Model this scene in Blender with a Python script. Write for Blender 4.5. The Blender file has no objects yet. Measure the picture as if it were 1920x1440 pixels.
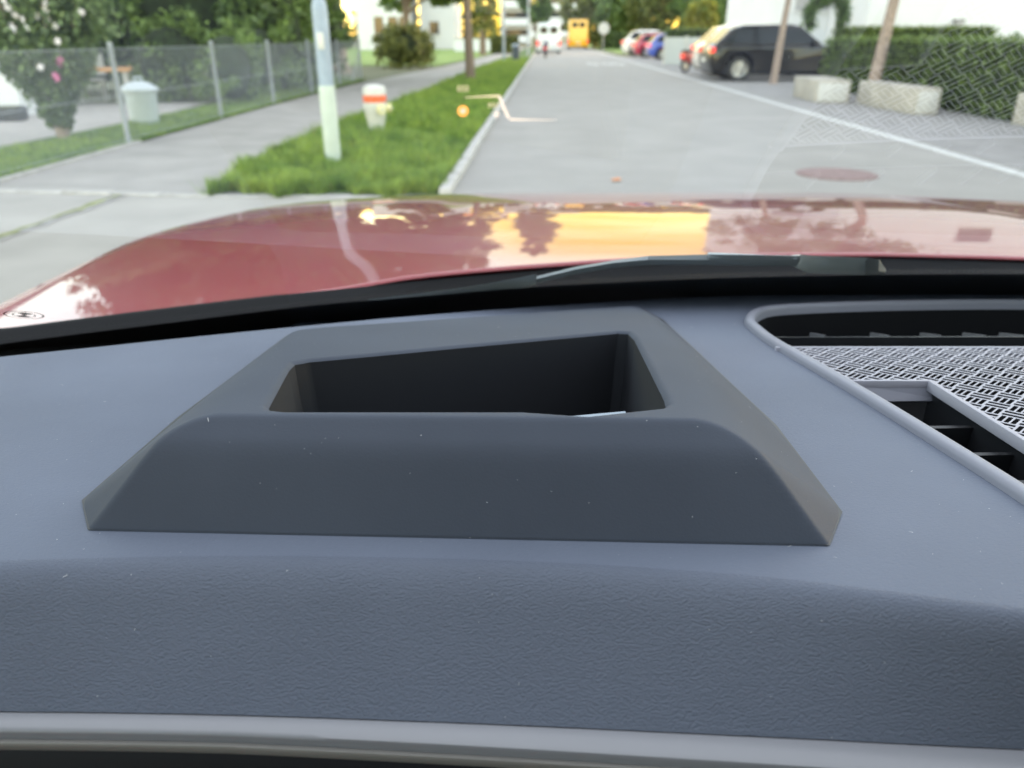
import bpy, bmesh, math, random
import numpy as np
from mathutils import Vector, Matrix
from mathutils.geometry import tessellate_polygon
R = math.radians
S = bpy.context.scene
C = S.collection
rng = np.random.default_rng(7)
random.seed(7)

# ------------------------------------------------------------------ camera, sky, sun, exposure
F, PITCH, H = 1442.0, R(24.3), 1.30            # focal length in photo pixels, tilt, eye height
cp, sp = math.cos(PITCH), math.sin(PITCH)
cam = bpy.data.objects.new('camera', bpy.data.cameras.new('camera'))
C.objects.link(cam); S.camera = cam
cam.location = (0, 0, H)
cam.rotation_euler = (R(90) - PITCH, 0, 0)
cam.data.sensor_width = 36
cam.data.lens = 36 * F / 1920
cam.data.clip_start = 0.01
cam.data.clip_end = 3000
cam.data.dof.use_dof = True
cam.data.dof.focus_distance = 0.39
cam.data.dof.aperture_fstop = 9.6

SUN_EL, SUN_AZ = R(6.0), R(54)                 # low evening sun ahead, behind the white houses
w = bpy.data.worlds.new('World'); S.world = w; w.use_nodes = True
nt = w.node_tree; nt.nodes.clear()
sky = nt.nodes.new('ShaderNodeTexSky'); sky.sky_type = 'NISHITA'; sky.sun_disc = False
sky.sun_elevation = SUN_EL; sky.sun_rotation = SUN_AZ
sky.air_density = 1.0; sky.dust_density = 0.2; sky.ozone_density = 1.0
bg = nt.nodes.new('ShaderNodeBackground'); bg.inputs[1].default_value = 0.15
ow = nt.nodes.new('ShaderNodeOutputWorld')
# streaky yellow evening cloud low in the sky ahead
def wn(t, **kw):
    x = nt.nodes.new(t)
    for k, v in kw.items(): setattr(x, k, v)
    return x
tcw = wn('ShaderNodeTexCoord'); sep = wn('ShaderNodeSeparateXYZ'); nt.links.new(tcw.outputs['Generated'], sep.inputs[0])
mpw = wn('ShaderNodeMapping'); mpw.inputs['Scale'].default_value = (3, 3, 22); nt.links.new(tcw.outputs['Generated'], mpw.inputs[0])
nzw = wn('ShaderNodeTexNoise'); nzw.inputs['Scale'].default_value = 1.6; nzw.inputs['Detail'].default_value = 5; nt.links.new(mpw.outputs[0], nzw.inputs['Vector'])
el = wn('ShaderNodeMapRange', interpolation_type='SMOOTHSTEP'); el.inputs[1].default_value = .20; el.inputs[2].default_value = .32; el.inputs[3].default_value = 1; el.inputs[4].default_value = 0
nt.links.new(sep.outputs['Z'], el.inputs[0])
az = wn('ShaderNodeMapRange', interpolation_type='SMOOTHSTEP'); az.inputs[1].default_value = .90; az.inputs[2].default_value = .975
dtw = wn('ShaderNodeVectorMath', operation='DOT_PRODUCT'); dtw.inputs[1].default_value = (math.sin(R(12)), math.cos(R(12)), 0)
nt.links.new(tcw.outputs['Generated'], dtw.inputs[0]); nt.links.new(dtw.outputs['Value'], az.inputs[0])
st_ = wn('ShaderNodeMapRange'); st_.inputs[1].default_value = .3; st_.inputs[2].default_value = .7; st_.inputs[3].default_value = .80; st_.inputs[4].default_value = 1.0; nt.links.new(nzw.outputs[0], st_.inputs[0])
m1 = wn('ShaderNodeMath', operation='MULTIPLY'); nt.links.new(el.outputs[0], m1.inputs[0]); nt.links.new(az.outputs[0], m1.inputs[1])
m2 = wn('ShaderNodeMath', operation='MULTIPLY'); nt.links.new(m1.outputs[0], m2.inputs[0]); nt.links.new(st_.outputs[0], m2.inputs[1])
mxw = wn('ShaderNodeMixRGB'); mxw.inputs[2].default_value = (1.35, .98, .12, 1)
# even pale tone added overhead as unseen high cloud, brightening the zenith
hv = wn('ShaderNodeMapRange', interpolation_type='SMOOTHSTEP'); hv.inputs[1].default_value = .18; hv.inputs[2].default_value = .62; hv.inputs[4].default_value = .8
nt.links.new(sep.outputs['Z'], hv.inputs[0])
mxv = wn('ShaderNodeMixRGB'); mxv.inputs[2].default_value = (1.25, 1.42, 1.60, 1)
nt.links.new(hv.outputs[0], mxv.inputs[0]); nt.links.new(sky.outputs[0], mxv.inputs[1])
nt.links.new(m2.outputs[0], mxw.inputs[0]); nt.links.new(mxv.outputs[0], mxw.inputs[1]); nt.links.new(mxw.outputs[0], bg.inputs[0])
nt.links.new(bg.outputs[0], ow.inputs[0])
sl = bpy.data.lights.new('sun', 'SUN'); sl.energy = 0.3; sl.angle = R(10); sl.color = (1, .72, .42)
so = bpy.data.objects.new('sun', sl); C.objects.link(so)
sd = Vector((math.sin(SUN_AZ)*math.cos(SUN_EL), math.cos(SUN_AZ)*math.cos(SUN_EL), math.sin(SUN_EL)))
so.rotation_euler = sd.to_track_quat('Z', 'Y').to_euler(); so.location = (0, 0, 40)
S.view_settings.view_transform = 'Standard'; S.view_settings.look = 'None'
S.view_settings.exposure = 3.66; S.view_settings.gamma = 1; S.view_settings.use_white_balance = True; S.view_settings.white_balance_temperature = 7400; S.view_settings.white_balance_tint = 19; S.view_settings.use_curve_mapping = False
S.cycles.max_bounces = 8; S.cycles.transparent_max_bounces = 16

# ------------------------------------------------------------------ helpers
WL = {}                                         # world position of every empty / part
def link(o, parent=None, kind=None, label=None, cat=None, group=None):
    C.objects.link(o)
    if parent: o.parent = parent
    if kind: o['kind'] = kind
    if label: o['label'] = label
    if cat: o['category'] = cat
    if group: o['group'] = group
    return o
def thing(name, label, cat, loc=(0, 0, 0), rz=0, group=None):
    o = bpy.data.objects.new(name, None); o.empty_display_size = .2
    o.location = loc; o.rotation_euler = (0, 0, rz)
    link(o, None, None, label, cat, group); WL[o.name] = Vector((0, 0, 0))
    return o
def mk(name, v, f, m, parent=None, smooth=False, off=None, **kw):
    """one mesh object; verts are in the parent's own space (off is taken away from them first)"""
    me = bpy.data.meshes.new(name)
    v = np.asarray(v, float)
    if off is not None: v = v - np.asarray(off, float)
    me.from_pydata(v.tolist(), [], f); me.update()
    ms = m if isinstance(m, (list, tuple)) else [m]
    for x in ms: me.materials.append(x)
    if smooth:
        for p in me.polygons: p.use_smooth = True
    o = bpy.data.objects.new(name, me)
    return link(o, parent, **kw)
class B:
    """collects boxes, tubes and prisms into one mesh"""
    def __init__(s): s.v = []; s.f = []
    def add(s, v, f):
        n = len(s.v); s.v += [tuple(x) for x in v]; s.f += [tuple(i + n for i in q) for q in f]; return s
    def box(s, c, d, rz=0, tilt=None):
        c = Vector(c); hx, hy, hz = d[0]/2, d[1]/2, d[2]/2
        M = Matrix.Rotation(rz, 3, 'Z')
        if tilt: M = M @ Matrix.Rotation(tilt[0], 3, tilt[1])
        vs = [c + M @ Vector((x*hx, y*hy, z*hz)) for z in (-1, 1) for y in (-1, 1) for x in (-1, 1)]
        return s.add(vs, [(0,2,3,1),(4,5,7,6),(0,1,5,4),(2,6,7,3),(0,4,6,2),(1,3,7,5)])
    def tube(s, pts, rad, n=8, cap=True):
        pts = [Vector(p) for p in pts]; k = len(pts)
        if not hasattr(rad, '__len__'): rad = [rad]*k
        vs = []; prev = None
        for i, p in enumerate(pts):
            t = (pts[min(i+1, k-1)] - pts[max(i-1, 0)]).normalized()
            a = prev if prev is not None else (Vector((0, 0, 1)) if abs(t.z) < .9 else Vector((1, 0, 0)))
            a = (a - t*a.dot(t)).normalized(); b = t.cross(a); prev = a
            for j in range(n):
                q = 2*math.pi*j/n
                vs.append(p + (a*math.cos(q) + b*math.sin(q))*rad[i])
        fs = [(i*n+j, i*n+(j+1) % n, (i+1)*n+(j+1) % n, (i+1)*n+j) for i in range(k-1) for j in range(n)]
        if cap: fs += [tuple(range(n-1, -1, -1)), tuple(range((k-1)*n, k*n))]
        return s.add(vs, fs)
    def lathe(s, prof, c=(0, 0, 0), n=24):
        vs = [(c[0]+r*math.cos(2*math.pi*j/n), c[1]+r*math.sin(2*math.pi*j/n), c[2]+z) for r, z in prof for j in range(n)]
        k = len(prof)
        fs = [(i*n+j, i*n+(j+1) % n, (i+1)*n+(j+1) % n, (i+1)*n+j) for i in range(k-1) for j in range(n)]
        fs += [tuple(range(n-1, -1, -1)), tuple(range((k-1)*n, k*n))]
        return s.add(vs, fs)
    def prism(s, poly, axis, a, b, shrink=None):
        """poly of 2-D points extruded along axis 'x' / 'y' / 'z' from a to b"""
        def P(p, t): return {'x': (t, p[0], p[1]), 'y': (p[0], t, p[1]), 'z': (p[0], p[1], t)}[axis]
        n = len(poly); vs = [P(p, a) for p in poly] + [P(p, b) for p in poly]
        return s.add(vs, [tuple(range(n-1, -1, -1)), tuple(range(n, 2*n))] + [(i, (i+1) % n, n+(i+1) % n, n+i) for i in range(n)])
    def make(s, name, m, parent=None, smooth=False, bevel=0, off=None, seg=2, **kw):
        o = mk(name, s.v, s.f, m, parent, smooth, off, **kw)
        bm = bmesh.new(); bm.from_mesh(o.data); bmesh.ops.recalc_face_normals(bm, faces=bm.faces)
        if bevel:
            es = [e for e in bm.edges if len(e.link_faces) == 2 and e.calc_face_angle(0) > R(25)]
            bmesh.ops.bevel(bm, geom=es, offset=bevel, segments=seg, affect='EDGES', profile=.5, clamp_overlap=True)
        bm.to_mesh(o.data); bm.free()
        if bevel or smooth:
            for p in o.data.polygons: p.use_smooth = True
            o.data.set_sharp_from_angle(angle=R(40))
        return o
def dup(root, loc, rz=None, label=None, group=None):
    r = root.copy(); C.objects.link(r); r.location = loc
    if rz is not None: r.rotation_euler = (0, 0, rz)
    if label: r['label'] = label
    if group: r['group'] = group
    for ch in list(root.children):
        c = ch.copy(); C.objects.link(c); c.parent = r
        for g in ch.children:
            d = g.copy(); C.objects.link(d); d.parent = c
    return r
def ray(px, py):
    xc, yd = (px-960)/F, (py-720)/F
    return Vector((xc, cp - yd*sp, -sp - yd*cp))
def hit(px, py, fn, lo=.05, hi=4.0):
    """first place where the line of sight through a photo pixel meets a surface z = fn(x, y) (z from the eye)"""
    d = ray(px, py); g = lambda t: d.z*t - fn(d.x*t, d.y*t)
    n = 400; t0 = lo
    for i in range(1, n+1):
        t1 = lo + (hi-lo)*i/n
        if g(t1) < 0 <= g(t0) or g(t1) >= 0 > g(t0):
            for _ in range(40):
                tm = (t0+t1)/2
                if (g(tm) < 0) == (g(t1) < 0): t1 = tm
                else: t0 = tm
            return d*t1
        t0 = t1
    return d*hi
def ground(px, py):
    d = ray(px, py); return d*(-H/d.z) + Vector((0, 0, H))
def at(px, Y, z=1.0): return (px-960)/F*(Y*cp + (H-z)*sp)
def road_x(x0, Y): return x0 + .0393*Y         # lines that run with the road

# ------------------------------------------------------------------ materials
def mat(name, col, rough=.6, metal=0, coat=0, spec=.5, var=0, vscale=8, bump=0, bscale=60, bdist=.01, emit=None, estr=1, detail=5, sheen=0):
    m = bpy.data.materials.new(name); m.use_nodes = True
    n = m.node_tree.nodes; l = m.node_tree.links; p = n['Principled BSDF']
    p.inputs['Base Color'].default_value = (*col, 1); p.inputs['Roughness'].default_value = rough
    p.inputs['Metallic'].default_value = metal; p.inputs['Coat Weight'].default_value = coat
    p.inputs['Coat Roughness'].default_value = .02; p.inputs['Specular IOR Level'].default_value = spec
    tc = n.new('ShaderNodeTexCoord')
    if var:
        t = n.new('ShaderNodeTexNoise'); t.inputs['Scale'].default_value = vscale; t.inputs['Detail'].default_value = detail
        l.new(tc.outputs['Object'], t.inputs['Vector'])
        r = n.new('ShaderNodeValToRGB'); r.color_ramp.elements[0].position = .3; r.color_ramp.elements[1].position = .7
        r.color_ramp.elements[0].color = (*[c*(1-var) for c in col], 1); r.color_ramp.elements[1].color = (*[min(1, c*(1+var)) for c in col], 1)
        l.new(t.outputs[0], r.inputs[0]); l.new(r.outputs[0], p.inputs['Base Color'])
    if bump:
        t = n.new('ShaderNodeTexNoise'); t.inputs['Scale'].default_value = bscale; t.inputs['Detail'].default_value = 4
        l.new(tc.outputs['Object'], t.inputs['Vector'])
        b = n.new('ShaderNodeBump'); b.inputs['Strength'].default_value = bump; b.inputs['Distance'].default_value = bdist
        l.new(t.outputs[0], b.inputs['Height']); l.new(b.outputs[0], p.inputs['Normal'])
    if emit:
        p.inputs['Emission Color'].default_value = (*emit, 1); p.inputs['Emission Strength'].default_value = estr
    return m
def leafmat(name, col, var=.5, trans=.3):
    m = bpy.data.materials.new(name); m.use_nodes = True
    n = m.node_tree.nodes; l = m.node_tree.links; n.clear()
    o = n.new('ShaderNodeOutputMaterial'); d = n.new('ShaderNodeBsdfPrincipled'); t = n.new('ShaderNodeBsdfTranslucent'); x = n.new('ShaderNodeMixShader')
    g = n.new('ShaderNodeNewGeometry'); r = n.new('ShaderNodeValToRGB')
    r.color_ramp.elements[0].color = (*[c*(1-var) for c in col], 1)
    r.color_ramp.elements[1].color = (min(1, col[0]*(1+var*1.3)), col[1]*(1+var), col[2]*(1+var*.5), 1)
    l.new(g.outputs['Random Per Island'], r.inputs[0])
    l.new(r.outputs[0], d.inputs['Base Color']); l.new(r.outputs[0], t.inputs[0]); d.inputs['Roughness'].default_value = .55
    x.inputs[0].default_value = trans
    l.new(d.outputs[0], x.inputs[1]); l.new(t.outputs[0], x.inputs[2]); l.new(x.outputs[0], o.inputs[0])
    return m
def glassmat(name, tint=(1, 1, 1), ior=1.5, gain=1.0):
    """thin pane: clear sheet with the mirror reflection of glass"""
    m = bpy.data.materials.new(name); m.use_nodes = True
    n = m.node_tree.nodes; l = m.node_tree.links; n.clear()
    o = n.new('ShaderNodeOutputMaterial'); t = n.new('ShaderNodeBsdfTransparent'); g = n.new('ShaderNodeBsdfGlossy'); x = n.new('ShaderNodeMixShader')
    f = n.new('ShaderNodeFresnel'); ge = n.new('ShaderNodeNewGeometry'); mr = n.new('ShaderNodeMapRange')
    mr.inputs['To Min'].default_value = ior; mr.inputs['To Max'].default_value = 1/ior      # same glass from either side
    l.new(ge.outputs['Backfacing'], mr.inputs['Value']); l.new(mr.outputs[0], f.inputs[0])
    k = n.new('ShaderNodeMath'); k.operation = 'MULTIPLY'; k.inputs[1].default_value = gain; k.use_clamp = True
    t.inputs[0].default_value = (*tint, 1); g.inputs['Roughness'].default_value = 0
    l.new(f.outputs[0], k.inputs[0]); l.new(k.outputs[0], x.inputs[0])
    l.new(t.outputs[0], x.inputs[1]); l.new(g.outputs[0], x.inputs[2]); l.new(x.outputs[0], o.inputs[0])
    return m
def grainmat(name, col, rough, scale, strength, dist, soft=0.0, stretch=(1, 2.2, 1.6)):
    """soft-touch plastic / leather with a pebbled grain"""
    m = mat(name, col, rough, spec=.18)
    n = m.node_tree.nodes; l = m.node_tree.links; p = n['Principled BSDF']; tc = n['Texture Coordinate']
    mp = n.new('ShaderNodeMapping'); mp.inputs['Scale'].default_value = stretch
    l.new(tc.outputs['Object'], mp.inputs[0])
    wn = n.new('ShaderNodeTexNoise'); wn.inputs['Scale'].default_value = scale*.35; wn.inputs['Detail'].default_value = 3
    l.new(mp.outputs[0], wn.inputs['Vector'])
    ad = n.new('ShaderNodeMixRGB'); ad.blend_type = 'ADD'; ad.inputs[0].default_value = .012*200/scale
    l.new(mp.outputs[0], ad.inputs[1]); l.new(wn.outputs['Color'], ad.inputs[2])
    vo = n.new('ShaderNodeTexVoronoi'); vo.inputs['Scale'].default_value = scale; vo.feature = 'SMOOTH_F1'; vo.inputs['Smoothness'].default_value = .6
    l.new(ad.outputs[0], vo.inputs['Vector'])
    n2 = n.new('ShaderNodeTexNoise'); n2.inputs['Scale'].default_value = scale*1.1; n2.inputs['Detail'].default_value = 3
    l.new(ad.outputs[0], n2.inputs['Vector'])
    mx = n.new('ShaderNodeMath'); mx.operation = 'ADD'
    l.new(vo.outputs['Distance'], mx.inputs[0]); l.new(n2.outputs[0], mx.inputs[1])
    b = n.new('ShaderNodeBump'); b.inputs['Strength'].default_value = strength; b.inputs['Distance'].default_value = dist; b.invert = True
    l.new(mx.outputs[0], b.inputs['Height']); l.new(b.outputs[0], p.inputs['Normal'])
    # faint dust film with a shape of its own
    dn = n.new('ShaderNodeTexNoise'); dn.inputs['Scale'].default_value = 7; dn.inputs['Detail'].default_value = 4
    l.new(tc.outputs['Object'], dn.inputs['Vector'])
    rp = n.new('ShaderNodeValToRGB'); rp.color_ramp.elements[0].position = .35; rp.color_ramp.elements[1].position = .75
    rp.color_ramp.elements[0].color = (*[c*.94 for c in col], 1); rp.color_ramp.elements[1].color = (*[c*1.12+.004 for c in col], 1)
    l.new(dn.outputs[0], rp.inputs[0]); l.new(rp.outputs[0], p.inputs['Base Color'])
    return m

M = {}
M['dash'] = grainmat('dash_soft_plastic', (.090, .107, .142), .62, 620, .26, .0007)
M['leather'] = grainmat('dash_leather', (.078, .093, .124), .60, 660, .46, .0008, stretch=(1, 2.0, 2.0))
M['housing'] = grainmat('housing_plastic', (.036, .045, .062), .68, 900, .12, .0004, stretch=(1, 1, 1))
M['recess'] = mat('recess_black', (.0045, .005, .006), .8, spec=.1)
M['mirror'] = mat('mirror_glass', (.16, .18, .20), .05, metal=1)
M['rim'] = mat('satin_grey_plastic', (.16, .168, .20), .45, spec=.3, bump=.05, bscale=900, bdist=.0003)
M['mesh'] = mat('speaker_mesh_plastic', (.26, .262, .30), .5, spec=.3)
M['fin'] = mat('fin_plastic', (.09, .093, .10), .4)
M['slat'] = mat('slat_plastic', (.012, .013, .015), .35, spec=.3)
M['blackpl'] = mat('black_plastic', (.012, .012, .013), .45)
M['frit'] = mat('black_frit', (.004, .004, .005), .35)
M['cowl'] = mat('cowl_plastic', (.005, .0055, .0065), .8, spec=.15)
M['wiper'] = mat('wiper_grey', (.14, .165, .18), .5)
M['blade'] = mat('wiper_blade_paled', (.30, .34, .37), .55)  # colour lightened to carry the sky light the blade catches
M['wiperlt'] = mat('wiper_cap', (.30, .35, .37), .5)
M['screen'] = mat('display_black', (.003, .003, .004), .5, spec=.15)
M['glass'] = glassmat('windscreen_glass', (.93, .96, .95), 1.5, .68)
M['paint'] = mat('red_paint', (.26, .008, .016), .4, coat=1.0, var=.04, vscale=400)
M['lint'] = mat('pale_dust', (.38, .39, .40), .8)
M['headliner'] = mat('headliner_fabric', (.16, .16, .165), .9)
M['trim'] = mat('cabin_trim', (.05, .05, .055), .7)
M['seat'] = mat('seat_fabric', (.05, .05, .055), .8)

# ================================================================== THE GROUND
def poly(name, pts, z, m, sub=0, **kw):
    v = [(p[0], p[1], z) for p in pts]; t = tessellate_polygon([[Vector(q) for q in v]])
    o = mk(name, v, [tuple(x) for x in t], m, kind='structure', **kw)
    for p in o.data.polygons:
        pass
    bm = bmesh.new(); bm.from_mesh(o.data); bmesh.ops.recalc_face_normals(bm, faces=bm.faces)
    if sum(f.normal.z for f in bm.faces) < 0: bmesh.ops.reverse_faces(bm, faces=bm.faces)
    bm.to_mesh(o.data); bm.free(); return o
M['soil'] = mat('ground_soil', (.10, .11, .06), .95, var=.3, vscale=.6)
M['asphalt'] = mat('worn_asphalt', (.245, .238, .222), .85, var=.09, vscale=1.3, bump=.3, bscale=90, bdist=.008, detail=9)
M['path'] = mat('path_asphalt', (.26, .25, .232), .88, var=.14, vscale=1.6, bump=.3, bscale=90, bdist=.008, detail=9)
M['concrete'] = mat('pale_concrete', (.29, .28, .255), .88, var=.14, vscale=1.1, bump=.2, bscale=70, bdist=.006, detail=9)
M['stone'] = mat('kerb_granite', (.33, .325, .31), .8, var=.22, vscale=7)
M['whiteline'] = mat('road_paint', (.46, .47, .46), .7, var=.2, vscale=9)
M['paver'] = mat('parking_asphalt', (.225, .22, .215), .88, var=.15, vscale=2, bump=.25, bscale=80, bdist=.008)
M['lawn'] = mat('lawn', (.13, .22, .035), .9, var=.25, vscale=1.2)
M['grassbase'] = mat('grass_base', (.06, .12, .022), .95, var=.35, vscale=5)
M['terrace'] = mat('terrace_slabs', (.36, .34, .32), .85, var=.1, vscale=2)
M['moss'] = mat('moss', (.17, .19, .06), .95, var=.4, vscale=14)
M['rust'] = mat('rusty_iron', (.19, .125, .12), .7, var=.3, vscale=30)

mk('ground', [(-900, -600, -.03), (900, -600, -.03), (900, 2200, -.03), (-900, 2200, -.03)], [(0, 1, 2, 3)], M['soil'], kind='structure')
KX = -.81                                       # kerb line at Y = 0
poly('road', [(road_x(KX-.3, -30), -30), (road_x(5.3, -30), -30), (road_x(5.3, 180), 180), (road_x(KX-.1, 180), 180)], 0, M['asphalt'])
poly('driveway', [(-14, -12), (road_x(KX, -12), -12), (road_x(KX, 7.1), 7.1), (-2.6, 7.2), (-5.1, 7.6), (-14, 8.4)], .002, M['concrete'])
poly('parking_strip', [(road_x(5.14, -12), -12), (12, -12), (14, 60), (road_x(5.14, 60), 60)], .003, M['paver'])
pathR = [(-2.72, 7.12), (-2.95, 8.6), (-2.98, 10.1), (-2.86, 13.4), (-2.62, 17), (-2.28, 21.7), (-1.78, 33), (-.9, 48), (.3, 70), (2, 110)]
pathL = [(-5.0, 7.5), (-5.0, 10.6), (-4.98, 14.2), (-4.96, 18), (-4.75, 24), (-4.3, 30), (-3.3, 39.6), (-2.2, 55), (-.9, 77), (1, 110)]
poly('footpath', pathL + pathR[::-1], .004, M['path'])
poly('verge_soil', [(road_x(KX, 7.0)-.13, 7.0)] + pathR + [(road_x(KX, 110)-.13, 110)], .012, M['grassbase'])
poly('lawn', [(-60, 42), (-3.6, 41), (-2.5, 55), (-1.2, 77), (0, 100), (-60, 120)], .006, M['lawn'])
poly('fence_strip', [(-5.06, 7.7), (-5.06, 10.6), (-5.02, 18), (-4.8, 27), (-6.4, 30), (-6.35, 14), (-6.6, 10.2), (-7.4, 7.2)], .006, M['grassbase'])
poly('terrace', [(-16, 8), (-7.42, 7.2), (-6.62, 10.2), (-6.36, 14), (-6.5, 17.5), (-16, 17.5)], .007, M['terrace'])
poly('far_verge', [(road_x(6.5, 70), 70), (60, 70), (60, 200), (road_x(5.2, 200), 200)], .002, M['lawn'])
def strip(name, c, wd, h, m, n=1, jit=0, **kw):
    b = B()
    for (a, q) in zip(c[:-1], c[1:]):
        a = Vector((*a, 0)); q = Vector((*q, 0)); d = q - a; mid = (a+q)/2
        b.box((mid.x, mid.y, h/2-.02), (wd, d.length-.012, h+.04), math.atan2(-d.x, d.y))
    return b.make(name, m, bevel=.008 if h > .03 else 0, kind='structure', **kw)
# kerbstones along the verge: each near one its own piece
kerb = bpy.data.objects.new('kerb', None); link(kerb, None, 'structure')
y = 6.95; i = 0; proto = None
while y < 70:
    L = 1.0
    if proto is None:
        proto = B().box((0, 0, -.005), (.10, L-.015, .16)).make('kerbstone', M['stone'], kerb, bevel=.012)
        o = proto
    else:
        o = proto.copy(); C.objects.link(o)
    o.location = (road_x(KX, y+.5)-.065 + random.uniform(-.004, .004), y+.5, random.uniform(-.006, .006)); o.rotation_euler.z = -.0393
    y += L
# row of granite setts where path and driveway meet
edge = bpy.data.objects.new('sett_row', None); link(edge, None, 'structure')
sp0 = B().box((0, 0, 0), (.46, .11, .05)).make('sett', M['stone'], edge, bevel=.01)
a, q = Vector((-5.0, 7.26, 0)), Vector((-2.70, 6.96, 0)); k = 5
for i in range(k):
    o = sp0 if i == 0 else sp0.copy()
    if i: C.objects.link(o)
    p = a.lerp(q, (i+.5)/k); o.location = (p.x, p.y + random.uniform(-.03, .03), random.uniform(-.008, .004)); o.rotation_euler.z = -.13 + random.uniform(-.06, .06)
strip('verge_edging', [(-2.66, 6.94), (road_x(KX, 6.9)-.14, 6.88)], .09, .012, M['stone'])
strip('path_edging', [(-5.03, 7.4), (-5.03, 9.1), (-5.03, 10.8)], .07, .03, M['stone'])
strip('edge_line', [(road_x(4.95, y), y) for y in (-8, 8, 20, 32, 44, 60, 80)], .14, 0, M['whiteline'])
bpy.data.objects['edge_line'].location.z = .006
# moss-grown crack across the driveway
def ribbon(name, pts, wd, z, m, jit=0, **kw):
    v = []; f = []
    for i, p in enumerate(pts):
        a = Vector(pts[max(i-1, 0)]); b_ = Vector(pts[min(i+1, len(pts)-1)]); t = (b_-a).normalized(); nn = Vector((-t.y, t.x))
        w2 = wd*(1+random.uniform(-jit, jit))/2
        v += [(p[0]+nn.x*w2, p[1]+nn.y*w2, z), (p[0]-nn.x*w2, p[1]-nn.y*w2, z)]
    f = [(2*i, 2*i+1, 2*i+3, 2*i+2) for i in range(len(pts)-1)]
    return mk(name, v, f, m, **kw)
c0, c1 = Vector((-3.66, 4.9)), Vector((-3.52, 7.02))
pts = [c0.lerp(c1, i/24) + Vector((random.uniform(-.015, .015), 0)) for i in range(25)]
ribbon('driveway_joint', pts, .05, .012, M['moss'], .7, kind='structure')
ribbon('driveway_slab_edge', [p + Vector((.055, 0)) for p in pts], .035, .010, M['stone'], .4, kind='structure')
ribbon('moss_patch', [(-5.1, 6.9), (-4.95, 6.92), (-4.8, 6.9), (-4.6, 6.93)], .09, .012, M['moss'], .5, kind='structure')
# worn letters on the road far ahead: three rounded strokes nobody can read from here
b = B()
for k, (dx, wd) in enumerate(((-.75, .5), (0, .45), (.6, .5))):
    pts = [(4.95+dx+wd/2*math.cos(q), 43.5+2.0*math.sin(q)) for q in np.linspace(0, 2*math.pi, 15)]
    n0 = len(b.v)
    for (x, y) in pts:
        b.v.append((x, y, .005)); b.v.append((4.95+dx+(x-4.95-dx)*.45, 43.5+(y-43.5)*.75, .005))
    b.f += [(n0+2*i, n0+2*i+1, n0+2*i+3, n0+2*i+2) for i in range(14)]
mk('road_marking', b.v, b.f, M['whiteline'], kind='structure')
# manhole lid
mh = thing('manhole_cover', 'rusty round manhole cover in the grey road near the parked blocks', 'manhole', (3.36, 8.15, .004))
B().lathe([(.40, -.01), (.40, .006), (.36, .007), (.355, .003)], n=40).make('frame', M['rust'], mh)
B().lathe([(.345, -.01), (.345, .006), (.30, .009), (.1, .010)], n=40).make('lid', M['rust'], mh)
lf = thing('fallen_leaf', 'small orange leaf lying on the road just beyond the bonnet', 'leaf', (1.02, 7.75, .01))
mk('blade', [(-.05, 0, 0), (0, .07, .01), (.06, .03, .02), (.04, -.06, .008), (-.02, -.06, .004)], [(0, 1, 2, 3, 4)], mat('leaf_orange', (.5, .2, .08), .7), lf)

# ------------------------------------------------------------------ grass
def grass(name, polyfn, n, hmin, hmax, m, wd=.012):
    pts = polyfn(n); n = len(pts)
    ang = rng.uniform(0, 2*np.pi, n); cl_n = .5+.5*np.sin(pts[:, 0]*5.1+1.3*np.sin(pts[:, 1]*2.3))*np.sin(pts[:, 1]*3.7+1.7*np.sin(pts[:, 0]*3.1)); h = rng.uniform(hmin, hmax, n)*(.45+.9*cl_n); ln = rng.uniform(.1, .7, n)*h
    la = rng.uniform(0, 2*np.pi, n)
    v = np.zeros((n, 3, 3))
    w_ = wd*(.7+.6*rng.random(n))
    v[:, 0, 0] = pts[:, 0]+np.cos(ang)*w_/2; v[:, 0, 1] = pts[:, 1]+np.sin(ang)*w_/2
    v[:, 1, 0] = pts[:, 0]-np.cos(ang)*w_/2; v[:, 1, 1] = pts[:, 1]-np.sin(ang)*w_/2
    v[:, 2, 0] = pts[:, 0]+np.cos(la)*ln; v[:, 2, 1] = pts[:, 1]+np.sin(la)*ln; v[:, 2, 2] = h
    v[:, :2, 2] = .005
    me = bpy.data.meshes.new(name); me.vertices.add(3*n); me.vertices.foreach_set('co', v.ravel())
    me.loops.add(3*n); me.loops.foreach_set('vertex_index', np.arange(3*n)); me.polygons.add(n)
    me.polygons.foreach_set('loop_start', np.arange(0, 3*n, 3)); me.polygons.foreach_set('loop_total', np.full(n, 3)); me.update()
    me.materials.append(m)
    return link(bpy.data.objects.new(name, me), None, 'stuff')
pr = np.array(pathR)
def verge_pts(n):
    # density falls off with distance
    Y = 7.02 + 48*rng.random(n)**2.0
    xl = np.interp(Y, pr[:, 1], pr[:, 0]); xr = road_x(KX, Y)-.13
    x = xl + (xr-xl)*rng.random(n) + rng.normal(0, .03, n)*(rng.random(n) < .3)
    x = np.minimum(x, xr+.03); Y = Y + np.where(Y < 7.4, .10*np.sin(x*7)+.06*np.sin(x*19), 0)
    return np.stack([x, Y], 1)
M['grass'] = leafmat('grass_blades', (.175, .315, .062), .55, .25)
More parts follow.
